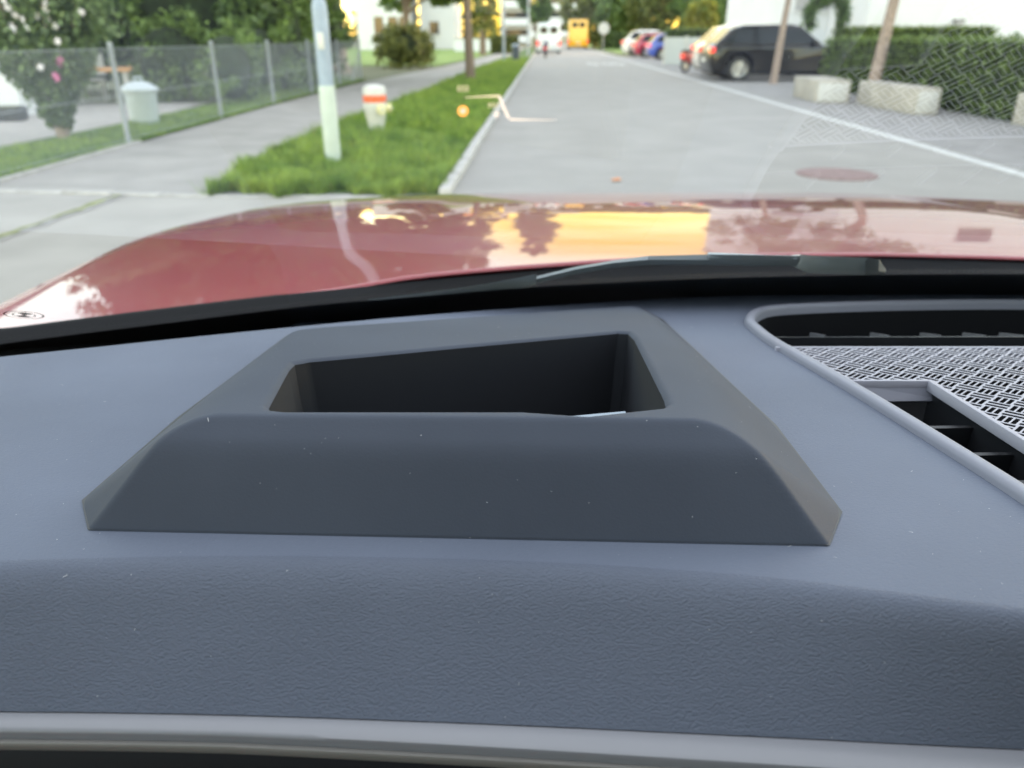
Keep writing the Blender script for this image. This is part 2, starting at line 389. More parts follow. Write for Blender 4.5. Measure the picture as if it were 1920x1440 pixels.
def patchy(m, a, b, scale):
    n = m.node_tree.nodes; l = m.node_tree.links; r = [x for x in n if x.type == 'VALTORGB'][0]
    tc = n.new('ShaderNodeTexCoord'); t = n.new('ShaderNodeTexNoise'); t.inputs['Scale'].default_value = scale; t.inputs['Detail'].default_value = 3
    mx = n.new('ShaderNodeMixRGB'); mx.blend_type = 'MULTIPLY'; mx.inputs[0].default_value = 1; cr = n.new('ShaderNodeValToRGB')
    cr.color_ramp.elements[0].position = .35; cr.color_ramp.elements[1].position = .65
    cr.color_ramp.elements[0].color = (*a, 1); cr.color_ramp.elements[1].color = (*b, 1)
    l.new(tc.outputs['Object'], t.inputs['Vector']); l.new(t.outputs[0], cr.inputs[0]); l.new(r.outputs[0], mx.inputs[1]); l.new(cr.outputs[0], mx.inputs[2])
    for x in n:
        if x.type == 'BSDF_PRINCIPLED': l.new(mx.outputs[0], x.inputs['Base Color'])
        if x.type == 'BSDF_TRANSLUCENT': l.new(mx.outputs[0], x.inputs[0])
patchy(M['grass'], (.55, .62, .6), (1.25, 1.05, 1.0), 2.2)
M['grassdry'] = leafmat('dry_grass', (.25, .19, .07), .35, .2)
def tag(o, label, cat):
    o['label'] = label; o['category'] = cat
g = grass('verge_grass', verge_pts, 90000, .05, .17, M['grass'], .013); tag(g, 'tall green grass on the verge between footpath and road', 'grass')
g = grass('dry_grass', lambda n: verge_pts(n)[:], 2500, .05, .14, M['grassdry'], .012); tag(g, 'dry yellow blades scattered in the verge grass', 'grass')
def strip_pts(n):
    Y = 7.5 + 20*rng.random(n)**1.3
    return np.stack([-5.1 + .012*(Y-7.5) - 1.25*rng.random(n), Y], 1)
g = grass('fence_grass', strip_pts, 26000, .03, .09, M['grass'], .013); tag(g, 'short grass strip along the foot of the chain link fence', 'grass')

# ================================================================== FOLIAGE
def leaf_mesh(name, blobs, n, size, m, parent, clump=.25, k=40, shell=.75, flat=0, seed=1, off=None):
    r = np.random.default_rng(seed)
    vol = np.array([b[3]*b[4]*b[5] for b in blobs]); pick = r.choice(len(blobs), k*len(blobs), p=vol**.55/(vol**.55).sum())
    bl = np.array(blobs)[pick]
    d = r.normal(size=(len(pick), 3)); d /= np.linalg.norm(d, axis=1)[:, None]
    rad = shell + (1-shell)*r.random(len(pick)); rad *= (r.random(len(pick)) > .2)*1.0 + (r.random(len(pick)) < .2)*0
    cc = bl[:, :3] + d*rad[:, None]*bl[:, 3:]
    cs = bl[:, 3:].min(1)*clump*r.uniform(.6, 1.5, len(pick))
    i = r.integers(0, len(pick), n)
    g = r.normal(size=(n, 3)); g /= np.linalg.norm(g, axis=1)[:, None]
    P = cc[i] + g*(cs[i]*r.random(n)**.5)[:, None]
    a = r.normal(size=(n, 3)); a /= np.linalg.norm(a, axis=1)[:, None]
    b = np.cross(a, r.normal(size=(n, 3))); b /= np.linalg.norm(b, axis=1)[:, None]
    s = (size*r.uniform(.6, 1.4, n)/2)[:, None]
    V = np.stack([P-a*s, P-b*s*.6+a*s*.1, P+a*s, P+b*s*.6+a*s*.1], 1).reshape(-1, 3)
    if off is not None: V = V - np.array(off)
    me = bpy.data.meshes.new(name); me.vertices.add(4*n); me.vertices.foreach_set('co', V.ravel())
    me.loops.add(4*n); me.loops.foreach_set('vertex_index', np.arange(4*n)); me.polygons.add(n)
    me.polygons.foreach_set('loop_start', np.arange(0, 4*n, 4)); me.polygons.foreach_set('loop_total', np.full(n, 4)); me.update()
    me.materials.append(m)
    return link(bpy.data.objects.new(name, me), parent)
M['bark'] = mat('bark', (.17, .125, .095), .95, var=.35, vscale=14, bump=.6, bscale=30, bdist=.02)
M['barkpale'] = mat('bark_pale', (.27, .21, .18), .95, var=.3, vscale=14, bump=.5, bscale=30, bdist=.02)
M['lf_dark'] = leafmat('leaf_dark', (.078, .145, .052))
M['lf_mid'] = leafmat('leaf_mid', (.115, .20, .06))
M['lf_olive'] = leafmat('leaf_olive', (.125, .155, .045))
M['lf_yellow'] = leafmat('leaf_yellowgreen', (.20, .23, .035))
M['lf_hedge'] = leafmat('leaf_hedge', (.095, .155, .05), .45)
M['lf_hedgelt'] = leafmat('leaf_hedge_light', (.11, .17, .035), .4)
M['lf_grey'] = leafmat('leaf_greygreen', (.095, .16, .07), .5)
def tree(name, label, x, y, th, tr, blobs, n, size, m, bark=None, lean=(0, 0), group=None, seed=1, clump=.3, k=40, cat='tree', shell=.75, limbs=5):
    t = thing(name, label, cat, (x, y, 0), 0, group)
    r = random.Random(seed)
    top = Vector((lean[0], lean[1], th)); b = B()
    pts = [Vector((0, 0, -.05)), Vector((lean[0]*.1, lean[1]*.1, .15)), Vector((lean[0]*.45, lean[1]*.45, th*.5)) + Vector((r.uniform(-.1, .1)*tr, 0, 0)), top]
    b.tube(pts, [tr*1.5, tr*1.1, tr*.95, tr*.75], 10)
    for i in range(limbs):
        bl = blobs[i % len(blobs)]
        e = Vector(bl[:3]) + Vector((r.uniform(-.6, .6)*bl[3], r.uniform(-.6, .6)*bl[4], r.uniform(-.2, .6)*bl[5]))
        st = Vector((lean[0]*.9, lean[1]*.9, th*r.uniform(.8, 1.0)))
        b.tube([st, st.lerp(e, .5)+Vector((0, 0, .1*th*r.random())), e], [tr*.55, tr*.32, tr*.08], 6)
    b.make('trunk', bark or M['bark'], t, smooth=True)
    leaf_mesh('crown', blobs, n, size, m, t, clump, k, shell, seed=seed+11)
    return t
# flowering shrub beside the bin (vase-shaped)
sh = thing('flowering_shrub', 'vase shaped shrub with pink and white blossoms growing by the terrace', 'shrub', (-6.2, 11.1, 0))
b = B()
for i in range(7):
    a = i*2*math.pi/7; b.tube([(.03*math.cos(a), .03*math.sin(a), -.03), (.09*math.cos(a), .09*math.sin(a), .5), (.4*math.cos(a), .4*math.sin(a), 1.3), (.75*math.cos(a), .75*math.sin(a), 2.2)], [.05, .045, .025, .008], 6)
b.make('stem', M['barkpale'], sh, smooth=True)
blobs = [(0, 0, .45, .18, .18, .30), (0, 0, .85, .36, .36, .32), (.05, 0, 1.2, .60, .58, .38), (.05, 0, 1.65, .9, .85, .5), (-.15, .1, 2.2, 1.1, 1.0, .6), (.1, .2, 2.9, .9, .9, .5)]
leaf_mesh('foliage', blobs + blobs[:3]*6, 52000, .095, M['lf_grey'], sh, .5, 40, .35, seed=3)
M['pink'] = mat('petal_pink', (.62, .16, .36), .7); M['petal'] = mat('petal_white', (.85, .80, .86), .7)
pet = B()
for i in range(6):
    a = i*math.pi/3; pet.add([(0, 0, 0), (.05*math.cos(a-.4), .05*math.sin(a-.4), .012), (.062*math.cos(a), .062*math.sin(a), .016), (.05*math.cos(a+.4), .05*math.sin(a+.4), .012)], [(0, 1, 2, 3)])
fw = None
for (px, py, pk) in [(110,120,1),(104,142,1),(112,113,1),(106,147,1),(82,4,0),(84,18,0),(28,30,0),(40,36,0),(20,48,0),(25,55,0),(15,15,0),(5,2,0),(68,30,0),(88,38,0),(102,50,0),(107,78,0),(110,95,0),(76,110,0),(75,125,0),(152,24,0),(56,105,0),(48,53,0)]:
    d = ray(px, py); t = (10.55+random.uniform(-.1, .1))/d.y; p = d*t + Vector((0, 0, H)) - Vector((-6.2, 11.1, 0))
    mm = M['pink'] if pk else M['petal']
    o = mk('flower', [(v[0]*(0.7 if pk else .75), v[2]*1.0-.0, v[1]*(0.7 if pk else .75)) for v in pet.v], pet.f, mm, sh)
    o.location = p; o.rotation_euler = (random.uniform(-.5, .5), random.uniform(0, 2), random.uniform(-.6, .6))
# evergreen masses behind the fence
def mass(name, label, x, y, blobs, n, size, m, seed, cat='hedge', shell=.8, clump=.3, k=60, group=None):
    t = thing(name, label, cat, (x, y, 0), 0, group)
    b = B()
    for bl in blobs:
        prof = [(max(.02, math.sin(math.pi*i/8))*.70, -math.cos(math.pi*i/8)*.70) for i in range(9)]
        bb = B().lathe(prof, n=14); b.add([(bl[0]+v[0]*bl[3], bl[1]+v[1]*bl[4], max(-.02, bl[2]+v[2]*bl[5])) for v in bb.v], bb.f)
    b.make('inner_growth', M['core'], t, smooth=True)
    leaf_mesh('foliage', blobs, n, size, m, t, clump, k, shell, seed=seed)
    return t
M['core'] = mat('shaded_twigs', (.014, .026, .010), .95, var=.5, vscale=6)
mass('evergreen_hedge', 'dark green dense evergreen behind the fence next to the white bin', -8.0, 20.5, [(0, 0, 1.9, 2.3, 1.5, 2.1), (-.9, .4, 3.6, 1.9, 1.4, 2.0), (1.2, -.2, 3.4, 1.5, 1.3, 1.9), (.3, .3, 5.6, 2.2, 1.5, 2.2), (-.2, .3, 7.6, 1.6, 1.3, 2.0)], 20000, .16, M['lf_dark'], 21)
mass('evergreen_hedge', 'mid green laurel mass pressing against the middle of the fence', -6.35, 22.3, [(0, 0, 1.5, 1.1, 2.2, 1.6), (-.2, 0, 3.2, 1.4, 2.2, 1.6), (.1, 2.5, 2.6, 1.1, 1.8, 2.5), (-.2, .8, 5.6, 1.5, 2.4, 2.0), (-.2, 1.0, 7.6, 1.1, 1.7, 1.7)], 20000, .15, M['lf_mid'], 22)
mass('evergreen_hedge', 'dark evergreen reaching over the fence just left of the lamp pole', -5.9, 26.6, [(0, 0, 1.8, .8, 2.2, 1.9), (-.5, .6, 4.2, 1.1, 2.0, 2.0), (-.6, .8, 7.0, 1.2, 2.0, 2.4)], 12000, .16, M['lf_dark'], 23)
mass('evergreen_hedge', 'low dark hedge at the back of the terrace behind the garden table', -11.2, 21.5, [(0, 0, 1.2, 2.6, 1.2, 1.5), (.5, 0, 3.0, 2.2, 1.2, 2.0), (.2, 0, 5.5, 2.2, 1.2, 2.2), (-.2, 0, 7.8, 1.6, 1.2, 1.8)], 14000, .17, M['lf_dark'], 24)
mass('evergreen_hedge', 'leafy mid green shrubs filling the space behind the far half of the fence', -6.0, 17.6, [(0, 0, .7, .55, 1.2, .9), (-.1, 2.6, .8, .6, 1.5, 1.0), (.1, 5.5, .8, .6, 1.5, 1.0), (-1.6, 1.0, .8, 1.0, .8, 1.0)], 12000, .11, M['lf_mid'], 27)
mass('round_bush', 'round olive green bush beside the bend of the footpath', -4.95, 38.6, [(0, 0, .8, 1.45, 1.3, .95), (-.6, 0, 1.2, .8, .8, .55), (.5, .2, .9, .8, .8, .6)], 6500, .16, M['lf_olive'], 25, cat='bush')
tree('verge_tree', 'slim brown street tree on the grass verge left of the road', -1.36, 27.3, 2.9, .145, [(-.9, 0, 4.4, 1.3, 1.7, 1.6), (-.6, 0, 6.2, 1.3, 1.7, 1.7), (-1.5, .2, 5.6, 1.4, 1.5, 1.5), (-1.0, 0, 7.9, 1.3, 1.3, 1.4)], 20000, .20, M['lf_mid'], lean=(-.1, 0), seed=31)
tree('big_tree', 'thick grey brown trunk right behind the lamp pole', at(632, 33.5), 33.5, 4.2, .36, [(0, 0, 6.3, 3.0, 3.0, 2.2), (1.2, 0, 4.0, 1.0, 1.0, 1.2), (-1.5, 0, 5.6, 2.0, 2.0, 2.2), (0, 0, 9.5, 2.8, 2.8, 2.6)], 26000, .30, M['lf_olive'], bark=M['barkpale'], seed=32)
tree('lawn_tree', 'brown trunked tree spreading over the round bush', at(763, 46), 46, 2.6, .22, [(-.6, 0, 3.9, 1.9, 1.8, 1.2), (1.7, 0, 3.6, 1.5, 1.5, .68), (.2, 0, 6.0, 2.8, 2.4, 2.0), (0, 0, 9.0, 2.9, 2.4, 2.6), (.2, 0, 12.2, 2.0, 2.0, 2.4)], 26000, .30, M['lf_mid'], seed=33)
tree('lawn_tree', 'dense dark tree on the lawn right of the white gable', at(905, 66), 66, 2.2, .25, [(0, 0, 3.0, 1.3, 1.3, 1.9), (.2, 0, 5.8, 1.7, 1.5, 2.4)], 4000, .3, M['lf_olive'], seed=34)
tree('tall_tree', 'tall dark egg shaped tree at the left kerb far down the road', at(1010, 90), 92, 2.5, .4, [(0, 0, 6.5, 2.1, 2.1, 3.6), (0, 0, 12, 2.3, 2.3, 5.5), (0, 0, 18, 1.7, 1.7, 4.5)], 14000, .6, M['lf_dark'], seed=35, clump=.4)
for i, (px, Y, h, rr, mm, lb) in enumerate([(1115, 112, 9, 4.5, 'lf_olive', 'olive green tree beyond the yellow van, leftmost of the row across the road'),
        (1175, 108, 8.5, 4.6, 'lf_mid', 'mid green broad tree above the round white sign'), (1245, 104, 9.5, 4.8, 'lf_olive', 'dark stemmed olive tree above the parked red car'),
        (1325, 100, 9.5, 4.2, 'lf_mid', 'green tree closing the row beside the white house')]):
    tree('roadside_tree', lb, at(px, Y), Y, 2.0, .3, [(0, 0, h*.45, rr*.85, 3, h*.4), (rr*.3, 0, h*.62, rr*.7, 3, h*.33), (-rr*.3, 0, h*.55, rr*.7, 3, h*.3)], 5000, .55, M[mm], seed=40+i, clump=.35, group='row of trees across the road')
far_blobs = [(-170+random.uniform(-4, 4)+k*9.5, 250+random.uniform(-10, 10), 3.0, 8, 4, 6.0+random.uniform(-1.5, 1.0)) for k in range(34)]
fo = leaf_mesh('far_woods', far_blobs, 20000, 1.2, M['lf_olive'], None, .35, 60, .8, seed=77); fo['kind'] = 'stuff'; tag(fo, 'hazy olive belt of woods beyond the white houses on the left', 'woods')
tree('yellow_shrub', 'yellow green ball shaped shrub left of the white house', at(1312, 58), 58, .9, .12, [(0, 0, 2.6, 1.05, 1, .95), (0, 0, 1.4, 1.0, .9, .8)], 3500, .22, M['lf_yellow'], seed=47, cat='shrub')
def boxhedge(name, label, a, q, wd, h, n, size, m, seed, cat='hedge'):
    a = Vector((*a, 0)); q = Vector((*q, 0)); d = q-a; L = d.length; mid = (a+q)/2; rz = math.atan2(d.y, d.x)
    t = thing(name, label, cat, mid, rz)
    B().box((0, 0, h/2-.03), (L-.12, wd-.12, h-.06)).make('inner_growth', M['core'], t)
    r = np.random.default_rng(seed); P = []
    ar = np.array([L*wd, L*h, L*h, wd*h, wd*h]); pk = r.choice(5, n, p=ar/ar.sum())
    u = r.random((n, 2)); X = np.zeros((n, 3))
    for k, fn in enumerate([lambda u: np.stack([(u[:, 0]-.5)*L, (u[:, 1]-.5)*wd, np.full(len(u), h)], 1), lambda u: np.stack([(u[:, 0]-.5)*L, np.full(len(u), -wd/2), u[:, 1]*h], 1),
                            lambda u: np.stack([(u[:, 0]-.5)*L, np.full(len(u), wd/2), u[:, 1]*h], 1), lambda u: np.stack([np.full(len(u), -L/2), (u[:, 0]-.5)*wd, u[:, 1]*h], 1), lambda u: np.stack([np.full(len(u), L/2), (u[:, 0]-.5)*wd, u[:, 1]*h], 1)]):
        s = pk == k; X[s] = fn(u[s])
    X += r.normal(size=X.shape)*.045 - np.array([0, 0, .04])
    av = r.normal(size=(n, 3)); av /= np.linalg.norm(av, axis=1)[:, None]; bv = np.cross(av, r.normal(size=(n, 3))); bv /= np.linalg.norm(bv, axis=1)[:, None]
    s = (size*r.uniform(.6, 1.3, n)/2)[:, None]
    V = np.stack([X-av*s, X-bv*s*.6, X+av*s, X+bv*s*.6], 1).reshape(-1, 3)
    mk('foliage', V, [tuple(range(4*i, 4*i+4)) for i in range(n)], m, t)
    return t
boxhedge('clipped_hedge', 'long clipped dark hedge behind the concrete blocks on the right', (9.1, 23.2), (8.55, 8.0), .9, 1.27, 11000, .09, M['lf_hedge'], 51)
boxhedge('clipped_hedge', 'light topped clipped hedge under the arched topiary', (12.0, 31.2), (17.5, 31.0), .9, 1.62, 6000, .11, M['lf_hedgelt'], 52)
boxhedge('clipped_hedge', 'dark hedge at the far bend under the row of trees', (10.5, 99), (19.5, 95), 1.2, 1.7, 3000, .3, M['lf_hedge'], 53)
boxhedge('clipped_hedge', 'green hedge top showing behind the pale screen wall', (9.5, 52), (16, 50.5), 1.0, 1.75, 2500, .2, M['lf_hedge'], 54)
boxhedge('clipped_hedge', 'small olive hedge beside the far street lamp', (-1.6, 72), (.3, 71), 1.0, 1.35, 1500, .22, M['lf_olive'], 55)
tp = thing('arched_topiary', 'ring shaped clipped topiary standing on the light hedge before the white house', 'topiary', (at(1551, 31, 2), 31.05, 1.55))
bl = [(.62*math.cos(a), 0, .42+.62*math.sin(a), .27, .27, .27) for a in np.linspace(-.35, math.pi+.35, 11)]
leaf_mesh('foliage', bl, 4500, .09, M['lf_dark'], tp, .5, 30, .6, seed=57)
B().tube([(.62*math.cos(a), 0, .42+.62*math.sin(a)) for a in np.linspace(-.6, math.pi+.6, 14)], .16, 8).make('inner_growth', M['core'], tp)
tree('young_tree', 'thin staked tree trunk in front of the black car', at(1453, 25, .5), 25.0, 3.3, .10, [(0, 0, 4.6, 1.5, 1.5, 1.5)], 3000, .16, M['lf_mid'], bark=M['barkpale'], lean=(.22, 0), seed=61)
tree('young_tree', 'pale tree trunk rising behind the longer concrete block', at(1637, 18, .5), 18.0, 3.2, .12, [(0, 0, 4.8, 1.6, 1.6, 1.6)], 3500, .16, M['lf_mid'], bark=M['barkpale'], lean=(.25, 0), seed=62)

# ================================================================== HOUSES
M['white'] = mat('white_render', (.60, .62, .645), .9, var=.03, vscale=.7)
M['white2'] = mat('white_render_warm', (.58, .58, .60), .9, var=.04, vscale=.5)
M['pane'] = mat('window_pane', (.03, .035, .04), .08)
M['frame'] = mat('window_frame', (.30, .30, .31), .5)
M['shutter'] = mat('roller_blind', (.33, .33, .34), .6)
M['roofd'] = mat('roof_dark', (.10, .09, .09), .8, var=.2, vscale=4)
def house(name, label, x0, x1, y0, y1, h, wins, m, roof='flat', rz=0, pitch=2.0):
    cx, cy = (x0+x1)/2, (y0+y1)/2; t = thing(name, label, 'building', (cx, cy, 0), rz)
    hx, hy = (x1-x0)/2, (y1-y0)/2
    B().box((0, 0, h/2), (2*hx, 2*hy, h)).make('wall', m, t)
    if roof == 'flat':
        B().box((0, 0, h+.12), (2*hx+.3, 2*hy+.3, .22)).make('roof', M['frame'], t)
    else:
        B().prism([(-hx-.4, h-.1), (hx+.4, h-.1), (0, h+pitch)], 'y', -hy-.4, hy+.4).make('roof', M['roofd'], t)
    for (side, u, z, ww, wh, kind) in wins:
        if side == 'f': c = (u-cx, -hy-.005, z); sz = (ww, .05, wh); fr = (ww+.14, .03, wh+.14); c2 = (u-cx, -hy-.02, z)
        else: c = (-hx-.005, u-cy, z); sz = (.05, ww, wh); fr = (.03, ww+.14, wh+.14); c2 = (-hx-.02, u-cy, z)
        wf = B().box(c, fr).make('window', M['frame'], t)
        B().box(c2, sz).make('pane' if kind == 'p' else 'blind', M['pane'] if kind == 'p' else M['shutter'], wf)
        sl_ = (c[0], c[1]-.06, z-wh/2-.1) if side == 'f' else (c[0]-.06, c[1], z-wh/2-.1)
        B().box(sl_, (ww+.2, .2, .05) if side == 'f' else (.2, ww+.2, .05)).make('sill', M['white'], wf)
    return t
Y1 = 37.0
house('white_house', 'white rendered house behind the black car with grey blinds', at(1357, Y1+10), at(1690, Y1), Y1, Y1+10, 11,
      [('f', at(1527, Y1, 3), 3.3, 1.35, 1.75, 'b'), ('f', at(1627, Y1, 3), 3.1, .5, 2.2, 'b'), ('f', at(1527, Y1, 5), 6.3, 1.4, 1.5, 'p'), ('f', at(1527, Y1, 5), 9.2, 1.4, 1.5, 'p')], M['white'])
Y2 = 30.5
hb = house('white_house', 'plain bluish white house wall above the dark hedge at far right', at(1668, Y2), at(1668, Y2)+46, Y2+2.4, Y2+14, 11,  # lengthened out of view to the right so it hides the low sun
      [('f', at(1668, Y2)+12, 3.4, 1.4, 1.5, 'p'), ('f', at(1668, Y2)+6, 6.3, 1.4, 1.5, 'p')], M['white'])
wl = thing('wall_lantern', 'small grey lantern fixed high on the plain white house wall', 'lantern', (at(1793, 32.9, 1.8), 32.84, 1.35))
B().prism([(-.11, 0), (.11, 0), (.16, .5), (-.16, .5)], 'y', -.22, -.03).make('shade', M['frame'], wl, bevel=.01)
B().box((0, -.12, .53), (.38, .24, .05)).make('cap', M['roofd'], wl)
B().box((0, .0, .3), (.08, .10, .2)).make('bracket', M['frame'], wl)
house('garden_house', 'white garden house at the far left edge behind the shrub', -16, -8.8, 14.6, 16.4, 3.4, [('f', -12.0, 1.7, 1.3, 1.2, 'p')], M['white'], 'gable', 0, 1.6)
house('gabled_house', 'white house with a steep gable behind the lawn', at(790, 95), at(853, 95), 95, 107, 5.2, [('f', at(815, 95), 2.2, 1.0, 1.2, 'p')], M['white2'], 'gable', 0, 3.2)
house('white_house', 'low white house half hidden behind the brown trunked tree', at(672, 90), at(765, 90), 90, 100, 5.8, [('f', at(712, 90), 2.4, .9, 1.6, 'p'), ('f', at(738, 90), 2.4, .9, 1.6, 'p'), ('f', at(757, 90), 2.4, .7, 1.6, 'p')], M['white2'])
ab = thing('apartment_block', 'white terraced apartment block stepping up at the end of the road', 'building', (at(1045, 165), 165, 0))
for k, (xa, xb) in enumerate(((-5.5, 5.5), (-4.2, 5.4), (-2.9, 5.3), (-1.6, 5.2), (-.5, 5.1))):
    B().box(((xa+xb)/2, 4, 2.4*k+1.2+1.0), (xb-xa, 8, 2.36)).make('storey', M['white2'], ab)
    B().box(((xa+xb)/2, -.9, 2.4*k+1.75), (xb-xa, 1.7, 1.0)).make('balcony', M['white'], ab)
    wnd = B().box(((xa+xb)/2, -.03, 2.4*k+2.8), (xb-xa-1.2, .06, 1.0)).make('window', M['frame'], ab)
    B().box(((xa+xb)/2, -.08, 2.4*k+2.8), (xb-xa-1.4, .06, .84)).make('pane', M['pane'], wnd)
ab2 = thing('apartment_block', 'white block with balconies behind the two lamp posts', 'building', (at(968, 140), 140, 0))
for k in range(4):
    B().box((0, 4, 2.6*k+1.3), (5.0, 8, 2.57)).make('storey', M['white2'], ab2)
    B().box((0, -.8, 2.6*k+.9), (4.9, 1.5, .95)).make('balcony', M['white'], ab2)
    wnd = B().box((0, -.03, 2.6*k+1.95), (4.0, .06, 1.0)).make('window', M['frame'], ab2)
    B().box((0, -.08, 2.6*k+1.95), (3.8, .06, .84)).make('pane', M['pane'], wnd)
lw = thing('garden_wall', 'low white garden wall across the lawn', 'wall', (at(905, 82), 82, 0))
B().box((0, 0, .55), (5.5, .3, 1.1)).make('wall_body', M['white'], lw); B().box((0, 0, 1.13), (5.6, .4, .06)).make('coping', M['stone'], lw)

# ================================================================== STREET FURNITURE
M['galv'] = mat('galvanised_steel', (.30, .33, .36), .5, metal=.2, var=.1, vscale=10)
M['polepaint'] = mat('pole_bluegrey', (.24, .30, .37), .5, var=.12, vscale=6)
M['polebase'] = mat('pole_white_sleeve', (.42, .48, .43), .55, var=.08, vscale=6)
M['orange'] = mat('signal_orange', (.72, .12, .04), .5)
M['wht'] = mat('white_enamel', (.50, .50, .47), .5, var=.06, vscale=10)
M['yel'] = mat('pale_yellow', (.72, .66, .35), .5)
lp = thing('lamp_pole', 'thick pale street lamp pole with white lower sleeve in the near grass', 'lamp post', (-2.02, 8.97, 0))
B().lathe([(.088, -.05), (.088, .80), (.086, .815)], n=20).make('sleeve', M['polebase'], lp, smooth=True)
B().lathe([(.081, .8), (.081, 1.55), (.078, 1.60), (.06, 1.66)], n=20).make('lower_tube', M['polepaint'], lp, smooth=True)
B().tube([(0, 0, 1.6), (0, 0, 4.6), (.05, 0, 4.9), (.5, .02, 5.05)], [.057, .05, .045, .04], 12).make('upper_tube', M['polepaint'], lp, smooth=True)
lh = B().box((.75, .03, 5.06), (.62, .24, .11)).make('lamp_head', M['galv'], lp, bevel=.03)
B().box((.75, .03, 5.0), (.5, .18, .02)).make('lens', M['wht'], lh)
B().box((0, -.085, 1.26), (.07, .012, .16)).make('sticker', M['wht'], lp, bevel=.003)
hy = thing('hydrant', 'white fire hydrant with orange band standing in the verge grass', 'hydrant', (-2.03, 12.1, 0))
B().lathe([(.11, -.05), (.12, .10), (.155, .26), (.175, .36), (.17, .42)], n=24).make('body', M['wht'], hy, smooth=True)
B().lathe([(.168, .42), (.170, .425), (.170, .515), (.168, .52)], n=24).make('band', M['orange'], hy, smooth=True)
B().lathe([(.168, .52), (.168, .59), (.15, .635), (.08, .66), (.02, .665)], n=24).make('cap', M['wht'], hy, smooth=True)
for (ax, ay) in ((.10, -.15), (.17, .02)):
    b = B(); d = Vector((ax, ay, 0)).normalized(); b.tube([d*.12+Vector((0, 0, .33)), d*.205+Vector((0, 0, .33))], .055, 14); b.tube([d*.2+Vector((0, 0, .33)), d*.23+Vector((0, 0, .33))], .068, 14)
    o = b.make('outlet', M['yel'], hy); B().tube([d*.23+Vector((0, 0, .33)), d*.25+Vector((0, 0, .33))], .03, 10).make('outlet_cap', M['wht'], o)
def far_lamp(name, label, x, y, h):
    t = thing(name, label, 'lamp post', (x, y, 0), 0, 'street lamps beside the footpath')
    B().tube([(0, 0, -.05), (0, 0, .9), (0, 0, h)], [.08, .075, .05], 10).make('post', M['polepaint'], t, smooth=True)
    o = B().tube([(0, 0, h), (.3, 0, h+.1), (.9, 0, h+.12)], [.05, .06, .09], 8).make('lamp_head', M['galv'], t)
    B().box((.7, 0, h+.03), (.3, .12, .02)).make('lens', M['wht'], o)
    return t
far_lamp('street_lamp', 'grey blue street lamp beside the small waste bin, nearer of the far pair', at(945, 48.4, 0), 48.4, 6.0)
far_lamp('street_lamp', 'thin grey street lamp just left of the white van', at(990, 62, 0), 62, 6.5)
wb = thing('waste_bin', 'small dark blue waste bin next to the far street lamp', 'waste bin', (at(967, 48.4, 0), 48.4, 0))
B().lathe([(.2, 0), (.24, .75), (.24, .8)], n=16).make('body', mat('bin_blue', (.04, .06, .09), .5), wb, smooth=True)
B().lathe([(.255, .8), (.25, .86), (.1, .92), (.02, .93)], n=16).make('lid', M['polepaint'], wb)
rs = thing('round_sign', 'white round sign on a thin post before the far hedge', 'sign', (at(1131, 72), 72, 0))
B().tube([(0, 0, -.05), (0, 0, 2.3)], .035, 8).make('post', M['galv'], rs)
B().tube([(0, -.05, 1.95), (0, -.08, 1.95)], .47, 28).make('disc', M['wht'], rs)
# chain-link fence
fn = thing('chain_link_fence', 'chain link garden fence on pale steel posts along the footpath', 'fence', (-5.13, 10.6, 0))
FX = lambda Y: (-5.16 + .010*(Y-7)) - (-5.13)
post = None
for Y in (4.2, 7.45, 10.7, 14.2, 17.35, 20.6, 23.9, 27.2):
    if post is None:
        post = B().lathe([(.032, -.05), (.032, 1.20), (.036, 1.205), (.036, 1.225), (.01, 1.24)], n=12).make('post', M['galv'], fn, smooth=True); o = post
    else:
        o = post.copy(); C.objects.link(o)
    o.location = (FX(Y), Y-10.6, 0)
B().tube([(FX(27.2), 16.6, .9), (FX(25.6), 15.0, 0)], .02, 8).make('brace', M['galv'], fn)
for z in (.06, .6, 1.16):
    B().tube([(FX(4.2)+.03, -6.4, z), (FX(27.2)+.03, 16.6, z)], .004, 5).make('tension_wire', M['galv'], fn)
b = B(); s = .05; z0, z1 = .05, 1.16; Y = 6.2
vs = []; fs = []
while Y < 27.2:
    for sg in (1, -1):
        ya, yb = (Y, Y+(z1-z0)) if sg > 0 else (Y+(z1-z0), Y)
        ya2, yb2 = min(ya, 27.2), min(yb, 27.2)
        za = z0; zb = z1
        if yb > 27.2: zb = z0+(27.2-ya)
        if ya > 27.2: za = z0+(ya-27.2)
        n = len(vs); rr = .0012; x = FX((ya2+yb2)/2)+.03+.002*sg
        for (yy, zz) in ((ya2, za), (yb2, zb)):
            for q in range(3):
                an = 2.1*q; vs.append((x+rr*math.cos(an), yy-10.6+rr*math.sin(an)*.7, zz-rr*math.sin(an)*.7*sg))
        fs += [(n+q, n+(q+1) % 3, n+3+(q+1) % 3, n+3+q) for q in range(3)]
    Y += s*1.0
mk('wire_mesh', vs, fs, M['galv'], fn, kind='stuff')
